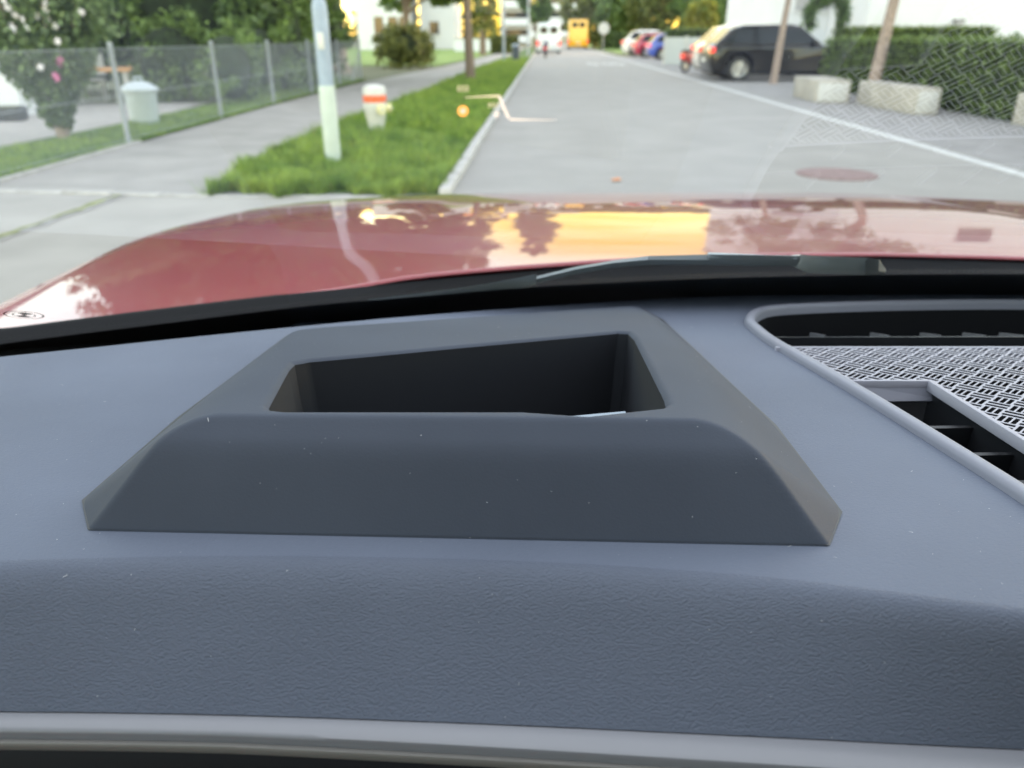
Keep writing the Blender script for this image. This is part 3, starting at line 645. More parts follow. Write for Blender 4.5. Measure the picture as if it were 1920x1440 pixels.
# plastic bin in the garden
M['binw'] = mat('pale_plastic', (.46, .52, .56), .45, var=.05, vscale=5)
pb = thing('lidded_bin', 'pale blue white plastic bin with domed lid on the fence side grass', 'bin', (-6.05, 13.35, 0))
B().lathe([(.205, 0), (.215, .02), (.25, .50), (.262, .52)], n=28).make('body', M['binw'], pb, smooth=True)
ld = B().lathe([(.29, .49), (.295, .53), (.27, .555), (.14, .63), (.05, .645), (.01, .645)], n=28).make('lid', M['binw'], pb, smooth=True)
B().tube([(-.07, 0, .63), (-.06, 0, .70), (.06, 0, .70), (.07, 0, .63)], .016, 8).make('handle', M['binw'], ld)
M['wood'] = mat('orange_wood', (.55, .28, .12), .6, var=.15, vscale=12)
M['navy'] = mat('navy_cover', (.05, .07, .10), .7)
gt = thing('garden_table', 'dark topped garden table with orange wooden edge behind the bin', 'table', (-8.75, 17.2, 0), .35)
B().box((0, 0, .70), (1.5, .75, .04)).make('tabletop', M['navy'], gt); B().box((0, -.39, .69), (1.5, .03, .085)).make('edge_board', M['wood'], gt); B().box((.765, 0, .69), (.03, .81, .085)).make('edge_board', M['wood'], gt)
for sx in (-1, 1):
    for sy in (-1, 1): B().box((sx*.66, sy*.3, .34), (.07, .07, .68)).make('leg', M['wht'], gt)
gc = thing('garden_chair', 'pale garden chair standing behind the dark topped table', 'chair', (-9.15, 18.0, 0), .3)
B().box((0, 0, .44), (.5, .48, .04)).make('seat', M['wht'], gc); B().box((0, .25, .75), (.5, .04, .45)).make('backrest', M['wht'], gc)
for sx in (-1, 1):
    for sy in (-1, 1): B().box((sx*.21, sy*.2, .21), (.04, .04, .42)).make('leg', M['wht'], gc)
tr = thing('planter_trough', 'long dark grey trough lying at the foot of the white garden house', 'planter', (-9.2, 13.6, 0), .12)
b = B(); b.prism([(-.16, 0), (.16, 0), (.22, .22), (-.22, .22)], 'x', -.95, .95); b.make('trough', mat('dark_trough', (.06, .065, .075), .7), tr, bevel=.01)
B().box((0, 0, .225), (1.8, .36, .02)).make('soil', M['soil'], tr)
# concrete blocks
M['block'] = mat('block_concrete', (.34, .32, .285), .9, var=.16, vscale=3, bump=.3, bscale=30, bdist=.01)
M['blocklit'] = mat('block_skylit', (.44, .44, .43), .9, var=.12, vscale=6)
def blk(label, a, q, dep, h, lit_w):
    a = Vector((*a, 0)); q = Vector((*q, 0)); d = q-a; L = d.length; rz = math.atan2(-d.x, d.y)
    t = thing('concrete_block', label, 'concrete block', (a+q)/2, rz, 'concrete blocks along the parking strip')
    B().box((dep/2, 0, h/2), (dep, L, h)).make('block', M['block'], t, bevel=.014)
    B().box((dep*.5, -L/2-.004, h*.47), (dep*lit_w, .012, h*.8)).make('skylit_end', M['blocklit'], t, bevel=.004)  # paler plate puts the sky light on the near end into colour
    return t
blk('shorter far concrete block in front of the black car', (6.52, 17.6), (6.70, 19.6), .70, .46, .86)
blk('longer middle concrete block below the leaning tree trunk', (7.30, 14.8), (7.33, 17.4), .45, .46, .8)
blk('nearest concrete block cut off by the right edge of the view', (8.35, 10.8), (8.15, 13.2), .6, .48, .5)
# pale screen wall
sw = thing('screen_wall', 'pale grey panel screen beside the parked blue car', 'screen wall', (7.45, 41.5, 0))
for k in range(4):
    B().box((.1+k*1.05, 0, .66), (.1, .1, 1.36)).make('post', M['wht'], sw)
    if k < 3: B().box((.625+k*1.05, .02, .66), (.93, .04, 1.24)).make('panel', mat('panel_grey', (.46, .49, .48), .7) if k == 0 else bpy.data.materials['panel_grey'], sw)

# ================================================================== VEHICLES ON THE STREET
M['tyre'] = mat('tyre', (.02, .02, .02), .85); M['alloy'] = mat('alloy', (.5, .5, .5), .35, metal=.8)
M['cglass'] = mat('car_glass', (.02, .025, .03), .12, spec=.22)
M['tail'] = mat('tail_lamp', (.5, .02, .02), .3, emit=(1, .06, .04), estr=.12)
M['amber'] = mat('glint_amber', (.8, .4, .05), .3, emit=(1, .75, .25), estr=.25)  # glow stands in for orange light reflected on the tail lamp
M['head'] = mat('head_lamp', (.7, .72, .75), .15)
M['under'] = mat('underbody', (.012, .012, .012), .8)
M['plate'] = mat('number_plate', (.7, .7, .68), .5)
def wheel(t, x, y, r, wd, sgn):
    n = 24; b = B()
    pr_ = [(r*.66, -wd/2), (r*.93, -wd/2), (r, -wd*.32), (r, wd*.32), (r*.93, wd/2), (r*.66, wd/2)]
    v = [(x+q*math.cos(2*math.pi*j/n), y+yy, r+q*math.sin(2*math.pi*j/n)) for q, yy in pr_ for j in range(n)]
    b.add(v, [(i*n+j, i*n+(j+1) % n, ((i+1) % 6)*n+(j+1) % n, ((i+1) % 6)*n+j) for i in range(6) for j in range(n)])
    w_ = bpy.data.objects.new('wheel', None); link(w_, t)
    b.make('tyre', M['tyre'], w_, smooth=True)
    rb = B(); yo = y+sgn*wd*.36
    for j in range(10):
        a = 2*math.pi*j/10; c, s_ = math.cos(a), math.sin(a)
        rb.tube([(x+r*.08*c, yo, r+r*.08*s_), (x+r*.64*c, yo, r+r*.64*s_)], r*.045, 5)
    rb.tube([(x, yo-.02, r), (x, yo+.02, r)], r*.14, 12)
    ring = [(x+r*.65*math.cos(2*math.pi*j/n), yo, r+r*.65*math.sin(2*math.pi*j/n)) for j in range(n+1)]
    rb.tube(ring, r*.035, 5)
    rb.tube([(x, y+sgn*.0, r), (x, y+sgn*wd*.05, r)], r*.6, 20)
    rb.make('rim', M['alloy'], w_)
def car(name, label, cat, loc, rz, paint, L=4.6, W=1.85, HT=1.68, belt=1.02, hood=1.05, suv=True, box=False, group=None):
    """faces +x; x from -L/2 (rear) to L/2 (front)"""
    t = thing(name, label, cat, loc, rz, group); r = .37 if suv else .31
    rx, fx = -L*.30, L*.315; h = L/2; cl = .24
    def arch(cx, rev=False):
        a = [(cx+(r+.07)*math.cos(q), r+(r+.07)*math.sin(q)) for q in np.linspace(-.35, math.pi+.35, 11)]
        return a
    bot = [(-h+.12, cl)] + [p for p in arch(rx)[::-1]] + [p for p in arch(fx)[::-1]] + [(h-.15, cl)]
    if box:
        top = [(h, .45), (h-.02, .95), (h-.25, 1.2), (-h+.02, 1.2), (-h, .6)]
    else:
        top = [(h-.02, .42), (h, .62), (h-.10, .82), (h-.35, .93), (h-hood, belt), (-h+.15, belt+.03), (-h+.02, belt-.1), (-h, .55)]
    pf = bot + top
    b = B(); b.prism(pf, 'y', -W/2, W/2); b.make('body', paint, t, bevel=.085, seg=3)
    if box: gt_ = [(h-.28, 1.15), (h-.75, HT-.1), (h-1.0, HT), (-h+.1, HT), (-h+.02, 1.15)]
    elif suv: gt_ = [(h-hood-.02, belt-.03), (h-hood-.75, HT-.06), (h-hood-1.1, HT), (-h+1.05, HT-.02), (-h+.66, HT-.11), (-h+.10, belt-.02)]
    else: gt_ = [(h-hood-.02, belt-.03), (h-hood-.8, HT-.05), (h-hood-1.1, HT), (-h+.85, HT-.03), (-h+.5, HT-.14), (-h+.12, belt-.02)]
    n = len(gt_); ins = .07 if box else .17
    def wy(z): return W/2 - .03 - ins*(z-belt)/(HT-belt)
    vs = [(x, -wy(z), z) for x, z in gt_] + [(x, wy(z), z) for x, z in gt_]
    B().add(vs, [tuple(range(n-1, -1, -1)), tuple(range(n, 2*n))] + [(i, (i+1) % n, n+(i+1) % n, n+i) for i in range(n)]).make('cabin', paint, t, bevel=.07, seg=3)
    zt, zb = HT-.13, belt+.06
    xr0, xr1 = -h+.32, -h+.62; xf0, xf1 = h-hood-.22, h-hood-.72
    mid = (xr0+xf0)/2+.05
    for sg in (-1, 1):
        qs = [[(-h+.9, zb+.1), (-h+2.0, zb+.1), (-h+2.0, zt), (-h+.9, zt)]] if box else [[(xr0+.1, zb), (mid-.55, zb), (mid-.55, zt), (xr1+.08, zt)], [(mid-.50, zb), (mid+.30, zb), (mid+.22, zt), (mid-.50, zt)], [(mid+.36, zb), (xf0, zb), (xf1, zt), (mid+.28, zt)]]
        for q in qs:
            b = B(); v = [(x, sg*(wy(z)+.004), z) for x, z in q] + [(x, sg*(wy(z)-.02), z) for x, z in q]
            b.add(v, [(0, 1, 2, 3), (7, 6, 5, 4)] + [(i, (i+1) % 4, 4+(i+1) % 4, 4+i) for i in range(4)]); b.make('side_window', M['cglass'], t)
    def slab(name, x0, z0, x1, z1, w0, w1, m):
        d = Vector((x1-x0, 0, z1-z0)).normalized(); nn = Vector((d.z, 0, -d.x))*(.006)
        if (nn.x > 0) != (x0 > 0): nn = -nn
        v = [Vector((x0, -w0, z0))+nn, Vector((x0, w0, z0))+nn, Vector((x1, w1, z1))+nn, Vector((x1, -w1, z1))+nn]
        v += [p - nn*4 for p in v]
        B().add(v, [(0, 1, 2, 3), (7, 6, 5, 4)] + [(i, (i+1) % 4, 4+(i+1) % 4, 4+i) for i in range(4)]).make(name, m, t)
    if box:
        slab('windscreen', h-.33, 1.25, h-.72, HT-.16, W/2-.16, W/2-.2, M['cglass'])
        slab('rear_door', -h+.023, 1.2, -h+.085, HT-.12, W/2-.12, W/2-.16, paint)
        for sg in (-1, 1): B().box((-h+.03, sg*.42, HT-.55), (.05, .6, .5)).make('rear_window', M['cglass'], t)
    else:
        f2 = gt_[-1]; f3 = gt_[-2]
        slab('rear_window', f2[0]+(f3[0]-f2[0])*.15, f2[1]+(f3[1]-f2[1])*.15, f2[0]+(f3[0]-f2[0])*.9, f2[1]+(f3[1]-f2[1])*.9, W/2-.18, W/2-.28, M['cglass'])
        slab('windscreen', gt_[0][0]-.08, gt_[0][1]+.08, gt_[1][0]+.04, gt_[1][1]-.05, W/2-.16, W/2-.26, M['cglass'])
    for sg in (-1, 1):
        B().box((-h+.06, sg*(W/2-.12), belt-.14 if not box else .8), (.16, .26, .16 if not box else .34)).make('tail_lamp', M['tail'], t, bevel=.02)
        B().box((h-.16, sg*(W/2-.2), .72), (.24, .36, .15)).make('headlight', M['head'], t, bevel=.03)
        wheel(t, rx, sg*(W/2-.12), r, .23, sg); wheel(t, fx, sg*(W/2-.12), r, .23, sg)
        B().box((h-hood-.35 if not box else h-.5, sg*(W/2+.07), belt+.08 if not box else 1.4), (.12, .2, .14)).make('wing_mirror', paint, t, bevel=.02)
    B().box((0, 0, .33), (L-.3, W-.24, .25)).make('underbody', M['under'], t)
    B().box((-h-.004, 0, .62), (.02, .5, .11)).make('number_plate', M['plate'], t)
    return t
P = lambda n, c, rough=.3: mat(n, c, rough, coat=1)
SX = 7.22+4.75*.30
sv = car('parked_suv', 'black parked car behind the shorter far concrete block', 'car', (SX, 27.25, 0), -.02, mat('paint_black', (.004, .004, .007), .35, coat=.5, spec=.3), 4.75, 1.95, 1.66, 1.06, 1.2)
for dz in (0, 1):
    B().tube([(-2.36+.03*dz, -.80-.10*dz, .93-.05*dz), (-2.40+.03*dz, -.80-.10*dz, .93-.05*dz)], .05, 14).make('tail_glint', M['amber'], sv)
car('parked_car', 'white car parked behind the black one, only its tail showing', 'car', (SX+.25, 30.2, 0), -.02, P('paint_white', (.72, .68, .62)), 4.5, 1.85, 1.72, 1.08, 1.1, group='cars parked on the right')
car('parked_car', 'blue car nearest to the pale screen wall', 'car', (10.55, 52.5, 0), -.03, P('paint_blue', (.03, .08, .42)), 4.2, 1.75, 1.5, .95, .95, False, group='cars parked on the right')
car('parked_car', 'red car parked between a white and a blue one', 'car', (10.35, 57.3, 0), -.03, P('paint_crimson', (.38, .02, .05)), 4.2, 1.75, 1.52, .95, .95, False, group='cars parked on the right')
car('parked_car', 'white car furthest along in the row of parked cars', 'car', (10.4, 62.5, 0), -.03, P('paint_cream', (.74, .74, .72)), 4.4, 1.8, 1.75, 1.08, 1.1, True, group='cars parked on the right')
car('delivery_van', 'pale white van with red tail lamps standing at the left kerb', 'van', (at(1031, 70), 72.5, 0), math.pi/2-.04, P('paint_palevan', (.66, .72, .76)), 5.2, 2.0, 2.35, 1.2, .9, box=True)
car('post_van', 'yellow orange van driving away at the far end of the road', 'van', (at(1085, 98), 100, 0), math.pi/2-.04, P('paint_yellow', (.82, .40, .01)), 5.6, 2.3, 3.1, 1.2, .9, box=True)
def scooter(name, label, x, y, rz, col):
    t = thing(name, label, 'scooter', (x, y, 0), rz)
    for xx in (-.6, .6):
        n = 16; rr = .27; w_ = bpy.data.objects.new('wheel', None); link(w_, t)
        B().tube([(xx+rr*.85*math.cos(2*math.pi*j/n), 0, rr+rr*.85*math.sin(2*math.pi*j/n)) for j in range(n+1)], .045, 6).make('tyre', M['tyre'], w_)
        B().tube([(xx, -.03, rr), (xx, .03, rr)], .15, 12).make('rim', M['alloy'], w_)
    B().prism([(-.75, .45), (-.35, .3), (.3, .28), (.42, .6), (.5, 1.0), (.42, 1.02), (.28, .45), (-.1, .42), (-.2, .72), (-.8, .75)], 'y', -.16, .16).make('body', col, t, bevel=.03)
    B().box((-.45, 0, .79), (.62, .26, .09)).make('seat', M['under'], t, bevel=.03)
    B().tube([(.42, -.33, 1.08), (.46, 0, 1.02), (.42, .33, 1.08)], .018, 6).make('handlebar', M['under'], t)
    B().box((.53, 0, .9), (.08, .16, .14)).make('headlight', M['head'], t, bevel=.02)
    B().box((-.82, 0, .6), (.05, .16, .1)).make('tail_lamp', M['tail'], t)
    return t
scooter('motor_scooter', 'dark violet motor scooter standing behind the white van', at(1023, 56, .5), 56, math.pi/2-.1, P('paint_violet', (.07, .06, .13)))
scooter('motor_scooter', 'red motor scooter between screen wall and black car', 7.35, 33.2, .6, P('paint_scooter', (.42, .06, .05)))

# ================================================================== THE CAR WE SIT IN  (z measured from the eye, lifted by H)
ROOT = Vector((.345, -.2, 0))
me_car = thing('red_car', 'red car seen from its own driving seat, grey dashboard in front', 'car', ROOT)
def cpart(name, v, f, m, parent=None, smooth=True, sharp=40, **kw):
    v = np.asarray(v, float) + np.array([0, 0, H]) - np.array(ROOT)
    o = mk(name, v, f, m, parent or me_car, smooth, **kw)
    bm = bmesh.new(); bm.from_mesh(o.data); bmesh.ops.recalc_face_normals(bm, faces=bm.faces); bm.to_mesh(o.data); bm.free()
    if smooth: o.data.set_sharp_from_angle(angle=R(sharp))
    return o
def bpart(b, name, m, parent=None, smooth=False, bevel=0, seg=2, **kw):
    return b.make(name, m, parent or me_car, smooth, bevel, Vector((ROOT.x, ROOT.y, -H)), seg, **kw)
def gridfaces(nu, nv): return [(i*nv+j, (i+1)*nv+j, (i+1)*nv+j+1, i*nv+j+1) for i in range(nu-1) for j in range(nv-1)]
def facing_up(o):
    bm = bmesh.new(); bm.from_mesh(o.data)
    if sum(f.normal.z*f.calc_area() for f in bm.faces) < 0: bmesh.ops.reverse_faces(bm, faces=bm.faces)
    bm.to_mesh(o.data); bm.free()
dz = lambda x, y: -.1622 - .103*y               # plane of the dashboard top
def rail(px, fn):
    p = np.array([tuple(hit(a, b, fn)) for a, b in px]); p = p[np.argsort(p[:, 0])]
    return p
def along(p, xs, k=1, lo=None):
    """polyline y(x) extended with a quadratic"""
    q = np.polyfit(p[:, 0], p[:, k], 3); q2 = np.polyfit(p[:, 0], p[:, k], 2)
    return np.where((xs < p[0, 0]-.05) | (xs > p[-1, 0]+.05), np.polyval(q2, np.clip(xs, p[0, 0]-.3, p[-1, 0]+.25)), np.interp(xs, p[:, 0], p[:, k]))
xs = np.linspace(-.60, 1.22, 365)
def smooth1(a, n=9):
    k = np.hanning(n+2)[1:-1]; k /= k.sum(); return np.convolve(np.pad(a, n//2, mode='edge'), k, 'valid')
far = rail([(0, 672), (200, 648), (400, 628), (600, 608), (800, 590), (1000, 575), (1200, 562), (1400, 551), (1600, 545), (1920, 541)], dz)
brow = rail([(0, 1068), (400, 1056), (960, 1066), (1300, 1086), (1600, 1112), (1800, 1142), (1920, 1170)], dz)
yfar = smooth1(along(far, xs), 41); ybrow = np.maximum(smooth1(along(brow, xs), 31), .13)
low = rail([(0, 1333), (400, 1338), (960, 1358), (1300, 1375), (1600, 1388), (1920, 1408)], lambda x, y: -.2255)
ylow = smooth1(along(low, xs), 31)
ylow = np.minimum(ylow, ybrow-.012)
zlow = np.full(len(xs), -.2255)
# ---- dashboard pad: top sheet, from the far edge to the brow and down the leather roll
NU = len(xs); rows = []
tfar = [(-.0, -.045), (.010, -.02), (.006, -.006)]
prof = []
tt = np.concatenate([np.linspace(0, 1, 90)])
cols = []
for i, x in enumerate(xs):
    yf, yb = yfar[i], ybrow[i]; col = [(x, yf+.012, dz(x, yf)-.05), (x, yf+.010, dz(x, yf)-.012), (x, yf+.005, dz(x, yf)-.003)]
    rr = .012                                    # radius of the brow
    for t in tt:
        y = yf + (yb+rr*.55-yf)*t; col.append((x, y, dz(x, y)))
    cols.append(col)
V = np.array(cols).reshape(-1, 3); nv = len(cols[0])
faces = gridfaces(NU, nv)
# openings under the head-up housing and under the speaker panel
def inpoly(x, y, pg):
    c = False; j = len(pg)-1
    for i in range(len(pg)):
        xi, yi = pg[i]; xj, yj = pg[j]
        if (yi > y) != (yj > y) and x < (xj-xi)*(y-yi)/(yj-yi)+xi: c = not c
        j = i
    return c
hole1 = [(-.17, .285), (.12, .275), (.128, .38), (.115, .62), (.08, .655), (-.14, .58), (-.168, .54)]
vent_px = [(1410, 622), (1432, 641), (1500, 681), (1600, 740), (1750, 835), (1920, 945)]
diag = [hit(a, b, dz) for a, b in vent_px]
top_px = [(1395, 609), (1399, 596), (1412, 587), (1432, 581), (1480, 577), (1600, 572), (1750, 569), (1920, 568)]
topl = [hit(a, b, dz) for a, b in top_px]
ext = diag[-1] + (diag[-1]-diag[-3])*.3
half = [(p.x, p.y) for p in diag[::-1]] + [(p.x, p.y) for p in topl]
XM = .47                                        # middle line of the panel
left = [(half[0][0]+.006, .235), (half[0][0]+.001, .25)] + [q for q in half if q[0] < XM-.005]
outline = left + [(XM, left[-1][1]+.002)] + [(2*XM-x, y) for x, y in left[::-1]]
oc = np.array(outline)
def offset_poly(pg, d):
    """closed polygon moved inwards by d (outline runs up the left side: clockwise)"""
    n = len(pg); out = []
    for i in range(n):
        a, b, c = Vector(pg[i-1]), Vector(pg[i]), Vector(pg[(i+1) % n])
        t1 = (b-a).normalized(); t2 = (c-b).normalized(); n1 = Vector((t1.y, -t1.x)); n2 = Vector((t2.y, -t2.x))
        m_ = (n1+n2); m_ = m_/max(.35, m_.length_squared)*2 if m_.length > 1e-6 else n1
        out.append((b.x+m_.x*d, b.y+m_.y*d))
    return out
hole2 = offset_poly(outline, .006)
ctr = V[np.array(faces)].mean(1)
keep = []
for f, c in zip(faces, ctr):
    if c[1] > .22 and (inpoly(c[0], c[1], hole1) or inpoly(c[0], c[1], hole2)): continue
    keep.append(f)
dash = cpart('dashboard_pad', V, keep, M['dash']); facing_up(dash)
# ---- leather roll below the brow
cols = []
for i, x in enumerate(xs):
    yb, yl, zl = ybrow[i], ylow[i], zlow[i]
    p0 = Vector((yb+.012*.55, dz(x, yb+.012*.55))); p1 = Vector((yb, dz(x, yb)+.0005)); p2 = Vector((yl, zl))
    p1b = p1 + (p2-p1)*.26
    col = []
    for t in np.linspace(0, 1, 16).tolist():             # rounded brow
        q = (1-t)**2*p0 + 2*t*(1-t)*p1 + t*t*p1b; col.append((x, q.x, q.y))
    for t in np.linspace(0, 1, 26)[1:].tolist():
        q = p1b + (p2-p1b)*t; col.append((x, q.x, q.y))
    cols.append(col)
cols = np.array(cols); 
roll = cpart('leather_roll', cols.reshape(-1, 3), gridfaces(NU, cols.shape[1]), M['leather'], dash); facing_up(roll)
# ---- trim ledge, rail and display below the roll
cols = []; c2 = []; c3 = []
for i, x in enumerate(xs):
    yl, zl = ylow[i], zlow[i]-.001
    led = .0078 + .006*max(0, min(1, (x+.1)/.35))
    cols.append([(x, yl+.006, zl-.006), (x, yl+.001, zl+.0002), (x, yl-.001, zl+.0008), (x, yl-led*.8, zl+.0006), (x, yl-led*.95, zl-.0001), (x, yl-led, zl-.0012), (x, yl-led, zl-.006)])
    e = yl-led
    c2.append([(x, e+.001, zl-.0045), (x, e-.0008, zl-.0035), (x, e-.0020, zl-.0036), (x, e-.0026, zl-.0046), (x, e-.0024, zl-.0075)])
    c3.append([(x, e-.0018, zl-.006), (x, e-.005, zl-.009), (x, e-.028, zl-.075), (x, e-.045, zl-.13)])
for nm, cc, mm in (('trim_ledge', cols, mat('silver_trim', (.17, .175, .19), .34)), ('trim_rail', c2, mat('warm_trim', (.13, .125, .115), .4)), ('display', c3, M['screen'])):
    cc = np.array(cc); o = cpart(nm, cc.reshape(-1, 3), gridfaces(NU, cc.shape[1]), mm, dash); facing_up(o)

# ---- head-up display housing: one moulded wedge with a recess
yb_line = lambda x: .650 + (x+.02)*.30
def plane_d(a, b):                              # distance from the line a->b, positive on the left
    a = np.array(a); b = np.array(b); t = (b-a)/np.linalg.norm(b-a); nrm = np.array([-t[1], t[0]])
    return lambda X, Y: (X-a[0])*nrm[0] + (Y-a[1])*nrm[1]
edges = [(plane_d((-.179, .2703), (.129, .2574)), 1.75), (plane_d((.129, .2574), (.146, .286)), 1.05), (plane_d((.146, .286), (.151, .39)), .80), (plane_d((.151, .39), (.134, .640)), .75),
         (plane_d((.122, .690), (-.166, .602)), .55), (plane_d((-.184, .590), (-.196, .40)), .75), (plane_d((-.196, .40), (-.196, .297)), .80), (plane_d((-.196, .297), (-.179, .2703)), 1.05),
         (plane_d((.134, .640), (.122, .690)), .6), (plane_d((-.166, .602), (-.184, .590)), .6)]
def htop(X, Y): return .0060 + .0380*np.clip((yb_line(X)-Y)/(yb_line(X)-.297), -.3, 1.4)
def smin(a, b, k):
    h = np.clip(.5+.5*(b-a)/k, 0, 1); return b*(1-h)+a*h-k*h*(1-h)
def hraw(X, Y):
    h = htop(X, Y)
    sides = None
    for fn, s in edges[1:]:
        e = fn(X, Y)*s; sides = e if sides is None else smin(sides, e, .0035)
    kk = .0025 + .0105*np.clip(h/.03, 0, 1)
    h = smin(h, sides, kk)
    d0 = edges[0][0](X, Y)
    front = smin(d0*1.80, .0335 + (d0-.0335/1.80)*.85, .0032)      # steep face easing into a softer band below the ridge
    h = smin(h, front, .0016)
    return h
topz = lambda x, y: float(dz(x, y) + hraw(np.array(x), np.array(y)))
def topz0(x, y): return float(dz(x, y) + htop(np.array(x), np.array(y)))
op_px = [(1248, 752), (1238, 763), (1000, 789), (930, 795)]
TL_, TR_ = [(541, 690), (552, 679), (580, 674)], [(1158, 621), (1178, 622), (1190, 634)]
near = [hit(a, b, topz0) for a, b in op_px]
hole = [hit(a, b, topz0) for a, b in TL_ + [(860, 648)] + TR_ + [(1246, 745), (1249, 757), (1240, 763), (1100, 778)]]
hole = [(p.x, p.y) for p in hole]
hole += [(.005, .3045), (-.100, .305), (-.1075, .308), (-.111, .315)]
def seg_dist(X, Y, pg):
    D = np.full(X.shape, 9.)
    for i in range(len(pg)):
        a = np.array(pg[i-1]); b = np.array(pg[i]); ab = b-a
        t = np.clip(((X-a[0])*ab[0]+(Y-a[1])*ab[1])/(ab@ab), 0, 1)
        D = np.minimum(D, np.hypot(X-a[0]-t*ab[0], Y-a[1]-t*ab[1]))
    return D
gx = np.linspace(-.212, .166, 270); gy = np.linspace(.246, .715, 330)
GX, GY = np.meshgrid(gx, gy, indexing='ij')
Hh = hraw(GX, GY)
D = seg_dist(GX, GY, hole); rr = .0028
ins = np.array([[inpoly(a, b, hole) for b in gy] for a in gx])
rr = .0036; Hh = Hh - np.where(ins, .55*rr + np.minimum(D, .006)*1.1, .55*rr*np.clip(1-D/rr, 0, 1)**2)
Hh = np.maximum(Hh, -.02)
Z = dz(GX, GY) + Hh
NX, NY = GX.shape; top = np.stack([GX, GY, Z], -1).reshape(-1, 3); bot = top.copy(); bot[:, 2] = -.36
VV = np.concatenate([top, bot]); n0 = NX*NY
ff = gridfaces(NX, NY); fb = [(a+n0, d+n0, c+n0, b+n0) for a, b, c, d in ff]
sk = []
for i in range(NX-1): sk += [(i*NY, i*NY+n0, (i+1)*NY+n0, (i+1)*NY), (i*NY+NY-1, (i+1)*NY+NY-1, (i+1)*NY+NY-1+n0, i*NY+NY-1+n0)]
for j in range(NY-1): sk += [(j, j+1, j+1+n0, j+n0), ((NX-1)*NY+j, (NX-1)*NY+j+n0, (NX-1)*NY+j+1+n0, (NX-1)*NY+j+1)]
hs = cpart('hud_block', VV, ff+fb+sk, [M['housing'], M['recess']], dash)
cut = B(); cin = np.array(hole).mean(0)
hb_ = [tuple(cin+(np.array(p)-cin)*.90) for p in hole]
n = len(hole)
cv = [(x, y, -.05) for x, y in hole] + [(x, y, topz0(x, y)-.002) for x, y in hole] + [(x, y, -.40) for x, y in hb_]
cut.add(cv, [tuple(range(n-1, -1, -1)), tuple(range(2*n, 3*n))] + [(i+k*n, (i+1) % n+k*n, (i+1) % n+(k+1)*n, i+(k+1)*n) for k in (0, 1) for i in range(n)])
co = bpart(cut, 'cutter', [M['housing'], M['recess']])
for p in co.data.polygons: p.material_index = 1
md = hs.modifiers.new('cut', 'BOOLEAN'); md.operation = 'DIFFERENCE'; md.object = co; md.solver = 'EXACT'
bpy.context.view_layer.update()
dg = bpy.context.evaluated_depsgraph_get()
nm = bpy.data.meshes.new_from_object(hs.evaluated_get(dg))
def split(mesh, name, pick, mats, parent):
    bm = bmesh.new(); bm.from_mesh(mesh)
    bmesh.ops.delete(bm, geom=[f for f in bm.faces if not pick(f)], context='FACES')
    me = bpy.data.meshes.new(name); bm.to_mesh(me); bm.free()
    for x in mats: me.materials.append(x)
    for p in me.polygons: p.material_index = 0; p.use_smooth = True
    me.set_sharp_from_angle(angle=R(35))
    return link(bpy.data.objects.new(name, me), parent)
zc = H
hous = split(nm, 'head_up_housing', lambda f: f.material_index == 0 and f.normal.z > .02 and f.calc_center_median().z > zc-.27, [M['housing']], dash)
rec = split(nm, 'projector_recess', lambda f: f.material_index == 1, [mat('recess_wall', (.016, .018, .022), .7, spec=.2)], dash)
bpy.data.objects.remove(hs); bpy.data.objects.remove(co)
seam_pg = [(-.179, .2703), (-.196, .297), (-.196, .40), (-.184, .590), (-.166, .602), (.122, .690), (.134, .640), (.151, .39), (.146, .286), (.129, .2574)]
def seam(name, pg, u0, u1, z, m):
    a, b_ = offset_poly(pg, u0), offset_poly(pg, u1); n = len(pg)
    v = [(x, y, dz(x, y)+z) for x, y in a] + [(x, y, dz(x, y)+z) for x, y in b_]
    return cpart(name, v, [(i, (i+1) % n, n+(i+1) % n, n+i) for i in range(n)], m, dash, smooth=False)
seam('seam_shade', seam_pg, .0002, .0034, .0007, M['blackpl'])  # black strip drawn for the shadow in the gap at the housing foot
mv = [(-.03, .315, -.196), (.07, .340, -.200), (.072, .372, -.204), (-.045, .338, -.198)]
mp = [hit(928, 802, lambda x, y: -.205), hit(1172, 776, lambda x, y: -.205), hit(1172, 771, lambda x, y: -.205), hit(1110, 776.5, lambda x, y: -.205), hit(1000, 787, lambda x, y: -.205), hit(928, 796.5, lambda x, y: -.205)]
q = [(p.x, p.y, -.205) for p in mp]; q[0] = (q[0][0], q[0][1]-.02, -.205); q[1] = (q[1][0]+.003, q[1][1]-.02, -.205)
mr = B(); mr.prism([(a, b) for a, b, _ in q], 'z', -.208, -.205); bpart(mr, 'projector_mirror', M['mirror'], dash)
bl_ = B(); bl_.box((-.02, .44, -.30), (.26, .30, .01)); bpart(bl_, 'recess_floor', M['recess'], dash)

